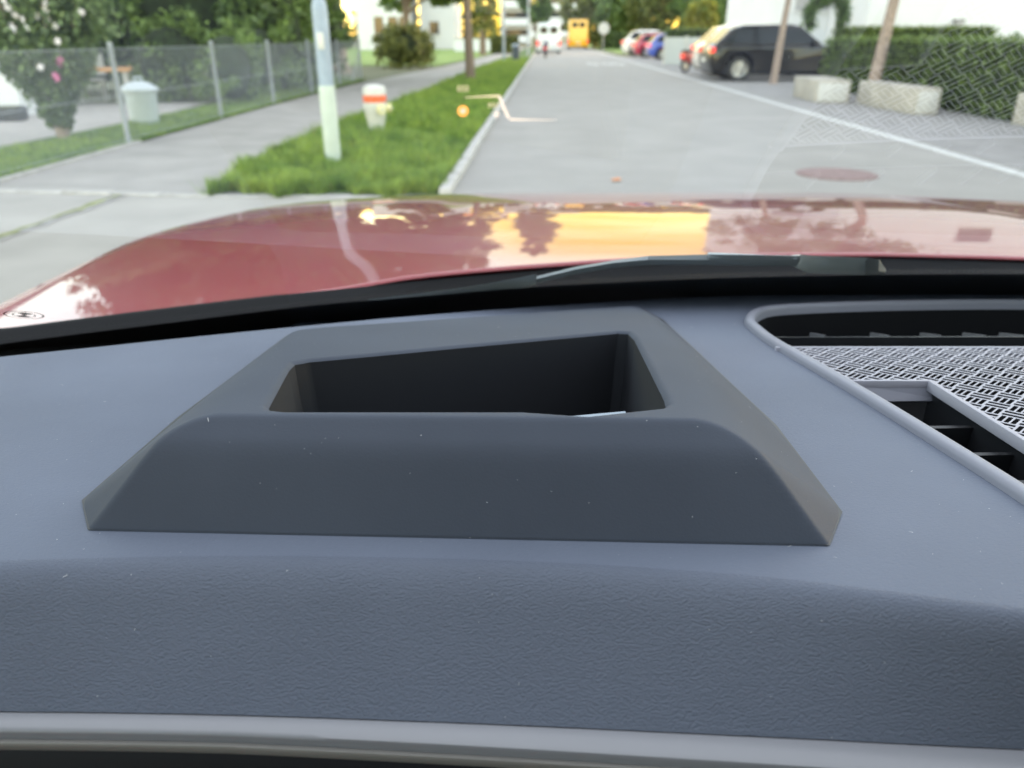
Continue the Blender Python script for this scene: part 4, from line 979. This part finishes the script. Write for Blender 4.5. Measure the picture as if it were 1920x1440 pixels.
# ---- speaker and demister panel
panel = bpy.data.objects.new('demister_panel', None); link(panel, me_car)
def rim_sweep(name, pg, prof, m, parent):
    rings = [offset_poly(pg, u) for u, _ in prof]; n = len(pg); k = len(prof); v = []
    for (u, z), rg in zip(prof, rings):
        for (x, y) in rg: v.append((x, y, dz(x, y)+z))
    f = [(i*n+j, i*n+(j+1) % n, (i+1)*n+(j+1) % n, (i+1)*n+j) for i in range(k-1) for j in range(n)]
    return cpart(name, v, f, m, parent, sharp=50)
def chaikin(p, n=1):
    for _ in range(n):
        o = []
        for i in range(len(p)):
            a, b = np.array(p[i]), np.array(p[(i+1) % len(p)]); o += [tuple(a*.75+b*.25), tuple(a*.25+b*.75)]
        p = o
    return p
ol = chaikin(outline, 2)
fr = rim_sweep('panel_frame', ol, [(-.001, -.012), (-.0005, .0022), (.0006, .0042), (.0022, .0050), (.0062, .0050), (.0072, .0046), (.0080, .0032), (.0086, .0006), (.0092, -.0045)], M['rim'], panel)
gv = rim_sweep('frame_gap', chaikin(outline, 2), [(-.0028, -.0012), (-.0024, -.0003), (-.0003, -.0002)], M['blackpl'], panel)
inn = offset_poly(outline, .0065)
rim_sweep('cavity_wall', ol, [(.0092, -.0043), (.0098, -.0062), (.0104, -.09)], M['recess'], panel)
cv_ = B(); yy0, yy1 = .24, .70; yy1 = .74; cv_.add([(.15, yy0, dz(0, yy0)-.088), (.80, yy0, dz(0, yy0)-.088), (.80, yy1, dz(0, yy1)-.088), (.15, yy1, dz(0, yy1)-.088)], [(0, 1, 2, 3)])
bpart(cv_, 'cavity_floor', M['recess'], panel)
def clip_mesh(v, f, planes):
    bm = bmesh.new(); vs_ = [bm.verts.new(p) for p in v]
    for q in f: bm.faces.new([vs_[i] for i in q])
    for (pt, nr) in planes:
        bmesh.ops.bisect_plane(bm, geom=bm.verts[:]+bm.edges[:]+bm.faces[:], plane_co=pt, plane_no=nr, clear_outer=True)
    bm.verts.ensure_lookup_table()
    vv = [tuple(p.co) for p in bm.verts]; ix = {p: i for i, p in enumerate(bm.verts)}; f2 = [tuple(ix[p] for p in q.verts) for q in bm.faces]
    bm.free(); return vv, f2
# perforated basket weave in plan
def weave(x0, x1, y0, y1, s=.0122):
    v = []; f = []
    c45 = math.sqrt(.5)
    U0 = int((x0+y0)*c45/s)-2; U1 = int((x1+y1)*c45/s)+2; W0 = int((y0-x1)*c45/s)-2; W1 = int((y1-x0)*c45/s)+2
    for i in range(U0, U1):
        for j in range(W0, W1):
            uc, wc = (i+.5)*s, (j+.5)*s; cx, cy = (uc-wc)*c45, (uc+wc)*c45
            if not (x0-.012 < cx < x1+.012 and y0-.012 < cy < y1+.012): continue
            a = np.array([0, .055, .275, .362, .582, .669, .889, 1.0])*s       # edge slot web slot web slot edge
            a = np.array([.0, .10, .315, .395, .605, .685, .90, 1.0])*s
            bcut = np.array([0, .012, .988, 1.0])*s
            n0 = len(v); rowflip = (i+j) % 2
            if not rowflip: a = np.array([.0, .11, .42, .58, .89, 1.0])*s
            na = len(a)
            for p in a:
                for q in bcut:
                    u, w_ = (i*s+p, j*s+q) if not rowflip else (i*s+q, j*s+p)
                    v.append(((u-w_)*c45, (u+w_)*c45))
            for p in range(na-1):
                for q in range(3):
                    if q == 1 and p % 2 == 1: continue
                    f.append((n0+p*4+q, n0+(p+1)*4+q, n0+(p+1)*4+q+1, n0+p*4+q+1))
    return v, f
def plate(name, planes, bbox, m):
    v, f = weave(bbox[0], bbox[1], bbox[2]/.95, bbox[3]/.95)
    v3 = [(x, y*.95, 0) for x, y in v]
    v3, f = clip_mesh(v3, f, [(Vector((*p, 0)), Vector((*n_, 0))) for p, n_ in planes])
    bm = bmesh.new(); vs_ = [bm.verts.new((x, y, dz(x, y)+.0026)) for x, y, _ in v3]
    for q in f: bm.faces.new([vs_[i] for i in q])
    bmesh.ops.remove_doubles(bm, verts=bm.verts, dist=.00005)
    for q in bm.faces:
        if q.normal.z < 0: q.normal_flip()
    ex = bmesh.ops.extrude_face_region(bm, geom=bm.faces[:])
    for e in ex['geom']:
        if isinstance(e, bmesh.types.BMVert): e.co.z -= .0003
    bmesh.ops.recalc_face_normals(bm, faces=bm.faces)
    bm.verts.ensure_lookup_table(); ix = {p: i for i, p in enumerate(bm.verts)}
    vv = [tuple(p.co) for p in bm.verts]; ff_ = [tuple(ix[p] for p in q.verts) for q in bm.faces]; bm.free()
    return cpart(name, vv, ff_, m, panel, smooth=False)
dzm = lambda x, y: dz(x, y)+.003
YT = hit(1700, 651, dzm).y; YB = hit(1650, 713, dzm).y; XS = hit(1748, 716, dzm).x; XS2 = hit(1920, 824, dzm).x
dA, dB = Vector(inn[3]), None
dl = [p for p in inn if p[0] < .30 and .25 < p[1] < .60]
pA = Vector((hit(1447, 640, dz).x, hit(1447, 640, dz).y)); pB = Vector((hit(1615, 735, dz).x, hit(1615, 735, dz).y))
pA = hit(1478, 646, dzm); pB = hit(1596, 713, dzm); pA = Vector((pA.x, pA.y)); pB = Vector((pB.x, pB.y))
dn_ = (pA-pB).normalized(); nleft = Vector((-dn_.y, dn_.x))   # outward (to the left)
XR = 2*XM-.235
plate('speaker_mesh', [((0, YT), (0, 1)), ((0, YB), (0, -1)), (tuple(pB), tuple(nleft)), ((XR, 0), (1, 0))], (.20, XR, YB, YT), M['mesh'])
e0, e1 = Vector((XS, YB)), Vector((XS2, hit(1920, 824, dzm).y)); ed = (e0-e1).normalized(); en = Vector((-ed.y, ed.x))
plate('speaker_mesh', [((0, YB), (0, 1)), ((0, .262), (0, -1)), (tuple(e0), tuple(en)), ((XR-.05, 0), (1, 0))], (XS-.01, XR-.05, .262, YB), M['mesh'])
def bar(b, a, q, wd, z0, z1):
    a = Vector(a); q = Vector(q); t = (q-a).normalized(); n_ = Vector((-t.y, t.x))*wd/2
    c = [a+n_, a-n_, q-n_, q+n_]
    v = [(p.x, p.y, dz(p.x, p.y)+z0) for p in c] + [(p.x, p.y, dz(p.x, p.y)+z1) for p in c]
    return b.add(v, [(3, 2, 1, 0), (4, 5, 6, 7)] + [(i, (i+1) % 4, 4+(i+1) % 4, 4+i) for i in range(4)])
# solid borders of the mesh
bb = B(); bar(bb, (pA.x-.012, YT+.0005), (XR+.01, YT+.0005), .0032, -.012, .0032); bpart(bb, 'mesh_border', M['mesh'], panel, bevel=.0006)
bb = B(); bar(bb, (pB.x-.004, YB), (XS+.001, YB), .0030, -.004, .0032); bpart(bb, 'mesh_border', M['mesh'], panel, bevel=.0006)
bb = B(); bar(bb, (e0.x, e0.y+.001), (e1.x+(e1.x-e0.x)*.6, e1.y-(e0.y-e1.y)*.9), .0034, -.004, .0034); bpart(bb, 'mesh_border', M['mesh'], panel, bevel=.0006)
bb = B(); bar(bb, tuple(pA+Vector((-.001, .0))), tuple(pB+(pB-pA)*.02), .0035, -.006, .0030); bpart(bb, 'mesh_border', M['mesh'], panel, bevel=.0006)
bb = B(); bar(bb, (e1.x-.012, .262), (XR+.01, .262), .0040, -.006, .0032); bpart(bb, 'mesh_border', M['mesh'], panel, bevel=.0006)
# demister slot: long slat and its cross fins
ysl = lambda px, py: hit(px, py, lambda x, y: dz(x, y)+.001)
s0, s1 = ysl(1440, 632), ysl(1920, 625)
bb = B(); bar(bb, (s0.x-.004, s0.y), (2*XM-s0.x, s0.y+.004), .0018, -.016, .001); bpart(bb, 'slat', M['slat'], panel)
def fin(x, y, L, t=.0008):
    c = [(x-t, y, .0), (x+t, y, .0), (x+t, y+L, -.0058), (x-t, y+L, -.0058)]
    v = [(a, b_, dz(a, b_)+h_) for a, b_, h_ in c] + [(a, b_, dz(a, b_)+h_-.006) for a, b_, h_ in c]
    q_ = B(); q_.add(v, [(0, 1, 2, 3), (7, 6, 5, 4), (0, 4, 5, 1), (1, 5, 6, 2), (2, 6, 7, 3), (3, 7, 4, 0)]); bpart(q_, 'fin', M['fin'], panel)
for px in (1549, 1668, 1766, 1850, 1922):
    p = ysl(px, 627); fin(p.x, p.y+.001, .030)
for px in (1597, 1705, 1797, 1878):
    p = ysl(px, 648); fin(p.x, p.y+.001, .022)
for k in range(7):
    x = .54+.045*k; fin(x, s0.y+.006, .030)
bb = B(); bar(bb, (.18, .72), (.80, .73), .002, -.08, -.022); bpart(bb, 'back_wall', M['recess'], panel)
# side outlet: sloping lip and three slats
lip = B(); l0, l1 = hit(1612, 716, dz), hit(1750, 716, dz)
lo0, lo1 = hit(1668, 753, lambda x, y: dz(x, y)-.010), hit(1782, 751, lambda x, y: dz(x, y)-.010)
lip.add([(l0.x-.012, YB, dz(0, YB)+.001), (XS, YB, dz(0, YB)+.001), (lo1.x, lo1.y, lo1.z), (lo0.x-.018, lo0.y, lo0.z), (l0.x-.012, YB, dz(0, YB)-.003), (XS, YB, dz(0, YB)-.003), (lo1.x, lo1.y+.002, lo1.z-.002), (lo0.x-.018, lo0.y+.002, lo0.z-.002)],
        [(0, 1, 2, 3), (7, 6, 5, 4), (0, 4, 5, 1), (1, 5, 6, 2), (2, 6, 7, 3), (3, 7, 4, 0)])
bpart(lip, 'outlet_lip', M['rim'], panel)
for (xa, xb, py, tk) in ((1705, 1838, 800, 5), (1795, 1922, 850, 6), (1880, 2010, 902, 7), (1980, 2100, 956, 7)):
    a = hit(xa, py, lambda x, y: dz(x, y)-.009); q = hit(xb, py-3, lambda x, y: dz(x, y)-.009)
    s = B(); v = []
    for p, ex in ((a, -.02), (q, .006)):
        v += [(p.x+ex, p.y, p.z), (p.x+ex, p.y-.0025, p.z-.0004), (p.x+ex, p.y-.001, p.z-.022), (p.x+ex, p.y+.001, p.z-.022)]
    s.add(v, [(0, 1, 2, 3), (7, 6, 5, 4), (0, 4, 5, 1), (1, 5, 6, 2), (2, 6, 7, 3), (3, 7, 4, 0)]); bpart(s, 'slat', M['slat'], panel)
ww = B(); bar(ww, (e0.x+.003, e0.y), (e1.x+(e1.x-e0.x)*.6+.003, e1.y-(e0.y-e1.y)*.9), .002, -.06, -.004); bpart(ww, 'outlet_wall', M['slat'], panel)

# ---- windscreen
SL = .4536; CC = .17; X0 = .40
def gy_(x, z):
    lowz = np.maximum(0, -.15-z)
    return (.1184-z)/SL - 4.0*lowz**2 - CC*((x-X0)**2)*(1-.35*np.clip((z+.25)/.5, 0, 1))
def gz_(x, y):
    a, b = -.60, .40                             # y falls as z grows: bisect
    for _ in range(34):
        m_ = (a+b)/2
        if gy_(x, m_) > y: a = m_
        else: b = m_
    return (a+b)/2
ux = np.linspace(-.60, 1.29, 96); uz = np.linspace(-.272, .26, 60)
gv_ = np.array([[(x, gy_(x, z), z) for z in uz] for x in ux])
ws = cpart('windscreen', gv_.reshape(-1, 3), gridfaces(96, 60), M['glass']); facing_up(ws)
fr_px = [(-330, 690), (-60, 650), (0, 641), (150, 622), (300, 604), (450, 585), (600, 567), (800, 551), (1000, 534), (1300, 519), (1600, 512), (1920, 510), (2060, 511)]
fe = [hit(a, b, gz_, .2, 1.6) for a, b in fr_px]
fx_ = np.array([p.x for p in fe]); fz_ = np.array([p.z for p in fe]); o_ = np.argsort(fx_)
fux = np.linspace(-.60, 1.29, 160); ftop = smooth1(np.interp(fux, fx_[o_], fz_[o_]), 9)
fv = []
for x, zt in zip(fux, ftop):
    for t in np.linspace(0, 1, 6).tolist():
        z = -.272 + (zt+.272)*t; fv.append((x, gy_(x, z)-.0018, z-.0015))
frt = cpart('frit_band', fv, gridfaces(160, 6), M['frit'], ws)
dots = B()
for r_ in range(3):
    for x in np.arange(-.59, 1.28, .0042):
        xx = x + (.0021 if r_ % 2 else 0); z = np.interp(xx, fux, ftop) + .0012 + r_*.0016; rd = .0011-.0003*r_
        c = Vector((xx, gy_(xx, z)-.0018, z-.0015)); n0 = len(dots.v)
        for j in range(6):
            a = j*math.pi/3; dots.v.append((c.x+rd*math.cos(a), c.y-rd*math.sin(a)*.91, c.z+rd*math.sin(a)*.41))
        dots.f.append(tuple(range(n0, n0+6)))
bpart(dots, 'frit_dots', M['frit'], ws, kind='stuff')
# roundel printed low in the left corner of the glass
def on_glass(px, py, off=.0016):
    p = hit(px, py, gz_, .2, 1.6); return p
ec = on_glass(45, 588); ax = Vector((1, 2*CC*(X0-ec.x), 0)).normalized(); az = Vector((0, -.911, .413)); nn_ = ax.cross(az).normalized()
if nn_.z > 0: nn_ = -nn_
az = nn_.cross(ax).normalized()
if az.z < 0: az = -az
em = B(); ER = .0118
def epos(r, a): return ec + nn_*.0012 + ax*(r*math.cos(a)) + az*(2.3*r*math.sin(a))
def ering(r0, r1, a0=0, a1=2*math.pi, n=40):
    n0 = len(em.v)
    for i in range(n+1):
        a = a0+(a1-a0)*i/n; em.v.append(tuple(epos(r0, a))); em.v.append(tuple(epos(r1, a)))
    em.f.extend([(n0+2*i, n0+2*i+1, n0+2*i+3, n0+2*i+2) for i in range(n)])
ering(ER*.93, ER*1.02); ering(ER*.53, ER*.60); ering(.0001, ER*.56, 0, math.pi/2, 12); ering(.0001, ER*.56, math.pi, 1.5*math.pi, 12)
bpart(em, 'roundel', M['frit'], ws)
for ch, a in (('B', 2.25), ('M', math.pi/2), ('W', .9)):
    cu = bpy.data.curves.new('letter', 'FONT'); cu.body = ch; cu.size = ER*.42; cu.align_x = 'CENTER'; cu.align_y = 'CENTER'
    to = bpy.data.objects.new('letter', cu); C.objects.link(to); bpy.context.view_layer.update()
    mm_ = bpy.data.meshes.new_from_object(to.evaluated_get(bpy.context.evaluated_depsgraph_get())); bpy.data.objects.remove(to)
    c = epos(ER*.775, a); rx_ = ax*math.sin(a) - az*math.cos(a); ry_ = ax*math.cos(a) + az*math.sin(a)
    vv = [c + rx_*p.co.x + ry_*p.co.y for p in mm_.vertices]
    lb = B(); lb.add(vv, [tuple(p.vertices) for p in mm_.polygons]); bpart(lb, 'letter', M['frit'], ws)
# ---- cowl under the glass edge
be_px = [(0, 600), (200, 578), (400, 556), (600, 532), (800, 511), (960, 495), (1100, 487), (1340, 475), (1600, 475), (1920, 479)]
be = [hit(a, b, lambda x, y: -.245, .2, 3) for a, b in be_px]
bx_ = np.array([p.x for p in be]); by_ = np.array([p.y for p in be])
qf = np.polyfit(bx_, by_, 3)
def yrear(x):
    x = np.asarray(x, float); y = np.where(x < bx_[0], by_[0]+(x-bx_[0])*.45, np.where(x > bx_[-1], by_[-1]-(x-bx_[-1])*.15-(x-bx_[-1])**2*.25, np.polyval(qf, np.clip(x, bx_[0], bx_[-1])))); return y
cx_ = np.linspace(-.56, 1.25, 90); cl_ = []
for x in cx_:
    y = float(yrear(x))
    cl_ += [(x, y+.06, -.275), (x, y+.004, -.2535), (x, y-.008, -.2525), (x, y-.03, -.262), (x, y-.12, -.285), (x, y-.20, -.33)]
cowl = cpart('cowl', cl_, gridfaces(90, 6), M['cowl']); facing_up(cowl)
# ---- wiper
wp = bpy.data.objects.new('wiper', None); link(wp, me_car)
def og(px, py, up): return hit(px, py, lambda x, y: gz_(x, y)+up*1.1, .2, 1.6)
def ribbonbar(name, pts, m, up):
    """bar lying on the glass; pts = (x, y top, y bottom) in the photo"""
    v = []
    for (x, yt, ybm) in pts:
        a = og(x, yt, up); b_ = og(x, ybm, up*.5); c = b_ + Vector((0, .006, -.006)); d = a + Vector((0, .006, -.004)); v += [tuple(a), tuple(b_), tuple(c), tuple(d)]
    k = len(pts); f = [(i*4+j, i*4+(j+1) % 4, (i+1)*4+(j+1) % 4, (i+1)*4+j) for i in range(k-1) for j in range(4)] + [(3, 2, 1, 0), tuple(range((k-1)*4, k*4))]
    return cpart(name, v, f, m, wp)
ribbonbar('blade', [(690, 562, 568), (780, 551, 562), (870, 539, 552), (935, 528, 543), (1005, 514, 526)], M['blade'], .006)
ribbonbar('arm', [(1006, 518, 523), (1080, 500, 505), (1150, 488, 493), (1215, 480, 487), (1330, 477, 487), (1420, 478, 490), (1500, 480, 490)], M['wiper'], .008)
ribbonbar('spoiler', [(1328, 473, 481), (1400, 476, 486), (1440, 478, 487), (1495, 479, 484)], M['wiperlt'], .012)
ribbonbar('pivot_cover', [(1485, 478, 484), (1500, 477, 494), (1520, 479, 503), (1570, 481, 505), (1628, 484, 508)], M['wiperlt'], .014)
ribbonbar('end_cap', [(1629, 484, 507), (1648, 486, 508), (1661, 506, 510)], M['wiper'], .012)

# ---- bonnet and front body
XC, HWID = .345, .92
def prof(Y):
    s = Y-.9; z = -.245 - .0090*s - .084*s*s*(s > 0)
    return z - .9*max(0, Y-1.83)**2*4
def hw(Y): return np.interp(Y, [.2, 1.15, 1.45, 1.62, 1.75, 1.86, 1.93, 1.98], [.92, .91, .855, .80, .745, .69, .62, .54])
def bz(x, Y):
    D = abs(x-XC); z = prof(Y) - .016*(D/.92)**4
    cr = .50 - .06*(Y-.9); z += .0065*(.5-.5*math.tanh((D-cr)/.035))*min(1, max(0, (1.75-Y)/.5)) - .0065
    return z
sec = [0, .12, .24, .34, .40, .44, .47, .50, .53, .56, .60, .66, .72, .78, .82, .86, .89, .91]
sec = [-s for s in sec[:0:-1]] + sec
bv = []
vsamp = np.concatenate([np.linspace(0, 1, 70)])
ncol = len(sec)+8
for i, s in enumerate(sec):
    for t in vsamp:
        pass
colsB = []
for t in vsamp:
    rowp = []
    Yc = .93 + (1.985-.93)*t
    k = hw(Yc)/HWID
    for s in sec:
        x = XC + s*k; yr = float(yrear(x)); Y = yr + (1.985-yr)*t
        kk = hw(Y)/HWID; x = XC + s*kk
        rowp.append((x, Y, bz(XC+s, Y)))
    for sg, lst in ((-1, 0), (1, 1)):
        e = rowp[0] if sg < 0 else rowp[-1]
        dr = [(.018, -.010), (.028, -.028), (.034, -.07), (.03, -.42)]
        pts = [(e[0]+sg*a*min(1, (2.0-e[1])*4+.2), e[1], e[2]+b_) for a, b_ in dr]
        if sg < 0: rowp = pts[::-1] + rowp
        else: rowp = rowp + pts
    colsB.append(rowp)
cb = np.array(colsB)
bon = cpart('bonnet', cb.reshape(-1, 3), gridfaces(cb.shape[0], cb.shape[1]), M['paint'], sharp=60); facing_up(bon)
lipv = []
for p in cb[0]: lipv += [tuple(p), (p[0], p[1]-.0036, p[2]-.0008), (p[0], p[1]-.0052, p[2]-.0032), (p[0], p[1]+.004, p[2]-.009)]
lp_ = cpart('bonnet_lip', lipv, gridfaces(cb.shape[1], 4), M['paint'], bon)
nose = B(); nose.box((XC, 1.86, -.82), (1.3, .2, .62)); bpart(nose, 'front_bumper', M['paint'], bevel=.06)
for sg in (-1, 1):
    d_ = B(); d_.prism([(.60, -.27), (-.2, -.19), (-1.7, -.17), (-2.0, -.6), (-1.9, -1.05), (.58, -1.05)], 'x', XC+sg*.84, XC+sg*.93); bpart(d_, 'door', M['paint'], bevel=.02)
    pl = B(); pl.tube([(XC+sg*.945, .60, -.24), (XC+sg*.86, .15, .05), (XC+sg*.70, -.25, .26)], [.035, .035, .04], 8); bpart(pl, 'front_pillar', M['trim'])
    pl = B(); pl.tube([(XC+sg*.84, -.75, -.2), (XC+sg*.64, -.85, .27)], [.05, .04], 8); bpart(pl, 'centre_pillar', M['trim'])
    pl = B(); pl.tube([(XC+sg*.82, -1.7, -.18), (XC+sg*.62, -1.5, .25)], [.12, .08], 8); bpart(pl, 'rear_pillar', M['trim'])
    for yy in (1.15, -1.5):
        wv = B(); wv.tube([(XC+sg*.72, yy, -.95), (XC+sg*.93, yy, -.95)], .345, 28); bpart(wv, 'wheel', M['tyre'])
rf = []
for y in np.linspace(-.13, -1.9, 12):
    for x in np.linspace(-.64, .64, 12): rf.append((XC+x, y, .285-.05*(x/.64)**2-.055*((y+.95)/.82)**2))
cpart('roof', rf, gridfaces(12, 12), M['headliner'])
rf = [(x, y, z+.03) for x, y, z in rf]; cpart('roof_skin', rf, gridfaces(12, 12), M['paint'])
st = B(); st.box((0, -.95, -.62), (.5, .14, .75), tilt=(-.25, 'X')); st.box((0, -1.02, -.14), (.27, .09, .19)); bpart(st, 'driver_seat', M['seat'], bevel=.05)
st = B(); st.box((.72, -.95, -.62), (.5, .14, .75), tilt=(-.25, 'X')); st.box((.72, -1.02, -.14), (.27, .09, .19)); bpart(st, 'passenger_seat', M['seat'], bevel=.05)
st = B(); st.box((XC, -1.75, -.55), (1.4, .15, .75)); bpart(st, 'rear_seat', M['seat'], bevel=.05)
M['sideglass'] = glassmat('tinted_side_glass', (.42, .45, .45), 1.5, 1.2)  # for unseen side panes, tint deepened to cut the side light
for sg in (-1, 1):
    st = B(); st.add([(XC+sg*.90, .55, -.21), (XC+sg*.88, -1.6, -.19), (XC+sg*.66, -1.5, .25), (XC+sg*.68, -.25, .26), (XC+sg*.84, .15, .05)], [(0, 1, 2, 3, 4)]); bpart(st, 'side_window', M['sideglass'])
    st = B(); st.box((XC+sg*.33, -.20, .185), (.42, .16, .02), tilt=(.35, 'X')); bpart(st, 'sun_visor', M['headliner'], bevel=.008)  # visors added out of view to darken the housing front
st = B(); st.box((XC, -1.95, .02), (1.5, .06, .55)); bpart(st, 'rear_hatch_blocker', M['trim'])  # blank unseen panel added to keep rear light off the dash
for sg in (-1, 1):
    st = B(); st.box((XC+sg*.74, -1.35, .04), (.04, 1.1, .5), tilt=(-sg*.28, 'Y')); bpart(st, 'rear_quarter_blocker', M['trim'])  # blank unseen panels added to block light from the rear sides
st = B(); st.box((XC, -.6, -1.06), (1.66, 2.4, .06)); bpart(st, 'cabin_floor', M['trim'])
# ---- dust and lint: tiny flakes lying on dashboard, housing and glass
bpy.context.view_layer.update()
def lint(host, n, s0, s1, zmin, seed, cond):
    me = host.data; r = random.Random(seed); b = B(); k = 0; tries = 0
    areas = np.array([p.area for p in me.polygons]); pk = np.random.default_rng(seed).choice(len(areas), n*12, p=areas/areas.sum())
    for i in pk:
        p = me.polygons[int(i)]; c = p.center; nrm = p.normal
        wc_ = (c.x+ROOT.x, c.y+ROOT.y)
        if not cond(*wc_): continue
        if nrm.z < 0: nrm = -nrm
        t = nrm.orthogonal().normalized(); t.rotate(Matrix.Rotation(r.uniform(0, 6.28), 3, nrm)); u = nrm.cross(t)
        L = s0 + (s1-s0)*r.random()**4; W_ = s0*r.uniform(.4, .9); o = c + nrm*.0004
        if r.random() < .85: L = W_*r.uniform(1, 1.8)
        b.add([o-t*L/2-u*W_/2, o+t*L/2-u*W_/2, o+t*L/2+u*W_/2+nrm*.0001, o-t*L/2+u*W_/2], [(0, 1, 2, 3)])
        k += 1
        if k >= n: break
    return b.make('lint', M['lint'], host, kind='stuff')
lint(hous, 190, .00035, .0026, 0, 3, lambda x, y: y < .68)
lint(dash, 520, .00035, .0034, 0, 4, lambda x, y: -.4 < x < .5)
lint(roll, 50, .0003, .0018, 0, 5, lambda x, y: -.4 < x < .4)
lint(ws, 170, .0006, .0022, 0, 6, lambda x, y: y > .15 and -.5 < x < .75)
# ---- head-up image floating over the road
M['hud'] = mat('hud_light', (0, 0, 0), 1, emit=(1, .93, .62), estr=.10)
M['hudo'] = mat('hud_orange', (0, 0, 0), 1, emit=(1, .42, .10), estr=.22)
M['hudp'] = mat('hud_pale', (0, 0, 0), 1, emit=(1, .95, .86), estr=.11)
YH = 2.3
hi = bpy.data.objects.new('head_up_image', None); link(hi, me_car)
def hp(px, py): d = ray(px, py); return d*(YH/d.y)
def hribbon(name, pts, wpx, m):
    v = []
    for i, (x, y) in enumerate(pts):
        a, c = pts[max(0, i-1)], pts[min(len(pts)-1, i+1)]; t = Vector((c[0]-a[0], c[1]-a[1])).normalized(); n_ = Vector((-t.y, t.x))*(wpx[i] if hasattr(wpx, '__len__') else wpx)/2
        v += [tuple(hp(x+n_.x, y+n_.y)), tuple(hp(x-n_.x, y-n_.y))]
    k = len(v); v += [(p[0], p[1]+.002, p[2]) for p in v]
    f = [(2*i, 2*i+1, 2*i+3, 2*i+2) for i in range(len(pts)-1)] + [(k+2*i, k+2*i+2, k+2*i+3, k+2*i+1) for i in range(len(pts)-1)]
    return cpart(name, v, f, m, hi, smooth=False)
hribbon('lane_line', [(872, 183), (905, 181), (937, 180)], [1.5, 3, 5], M['hud'])
hribbon('lane_line', [(936, 180), (943, 198), (954, 222)], [5.5, 6.5, 6], M['hudp'])
hribbon('lane_line', [(956, 224), (985, 224.5), (1020, 225), (1045, 225)], [5, 3, 1.6, .5], M['hudp'])
def arc(cx, cy, r, n=28): return [(cx+r*math.cos(2*math.pi*i/n), cy+r*math.sin(2*math.pi*i/n)) for i in range(n+1)]
hribbon('limit_ring', arc(868, 208, 8.0), 3.5, M['hudo'])
hribbon('limit_digit', [(868, 204), (868, 212)], 3.0, M['hudp'])
hribbon('limit_digit', arc(868, 208, 3.2, 14), 2.2, M['hudp'])
for cx in (860.5, 868, 875.5): hribbon('speed_digit', [(cx+2.2*math.cos(a), 166+5.5*math.sin(a)) for a in np.linspace(0, 6.28, 14)], 1.3, M['hud'])
for cx in (918, 925, 932): hribbon('distance_digit', [(cx+2.0*math.cos(a), 197+4*math.sin(a)) for a in np.linspace(0, 6.28, 14)], 1.3, M['hud'])
hribbon('turn_symbol', [(931, 208), (931, 221)], 5, M['hudp']); hribbon('turn_symbol', [(926, 214), (936, 214)], 5, M['hudp'])
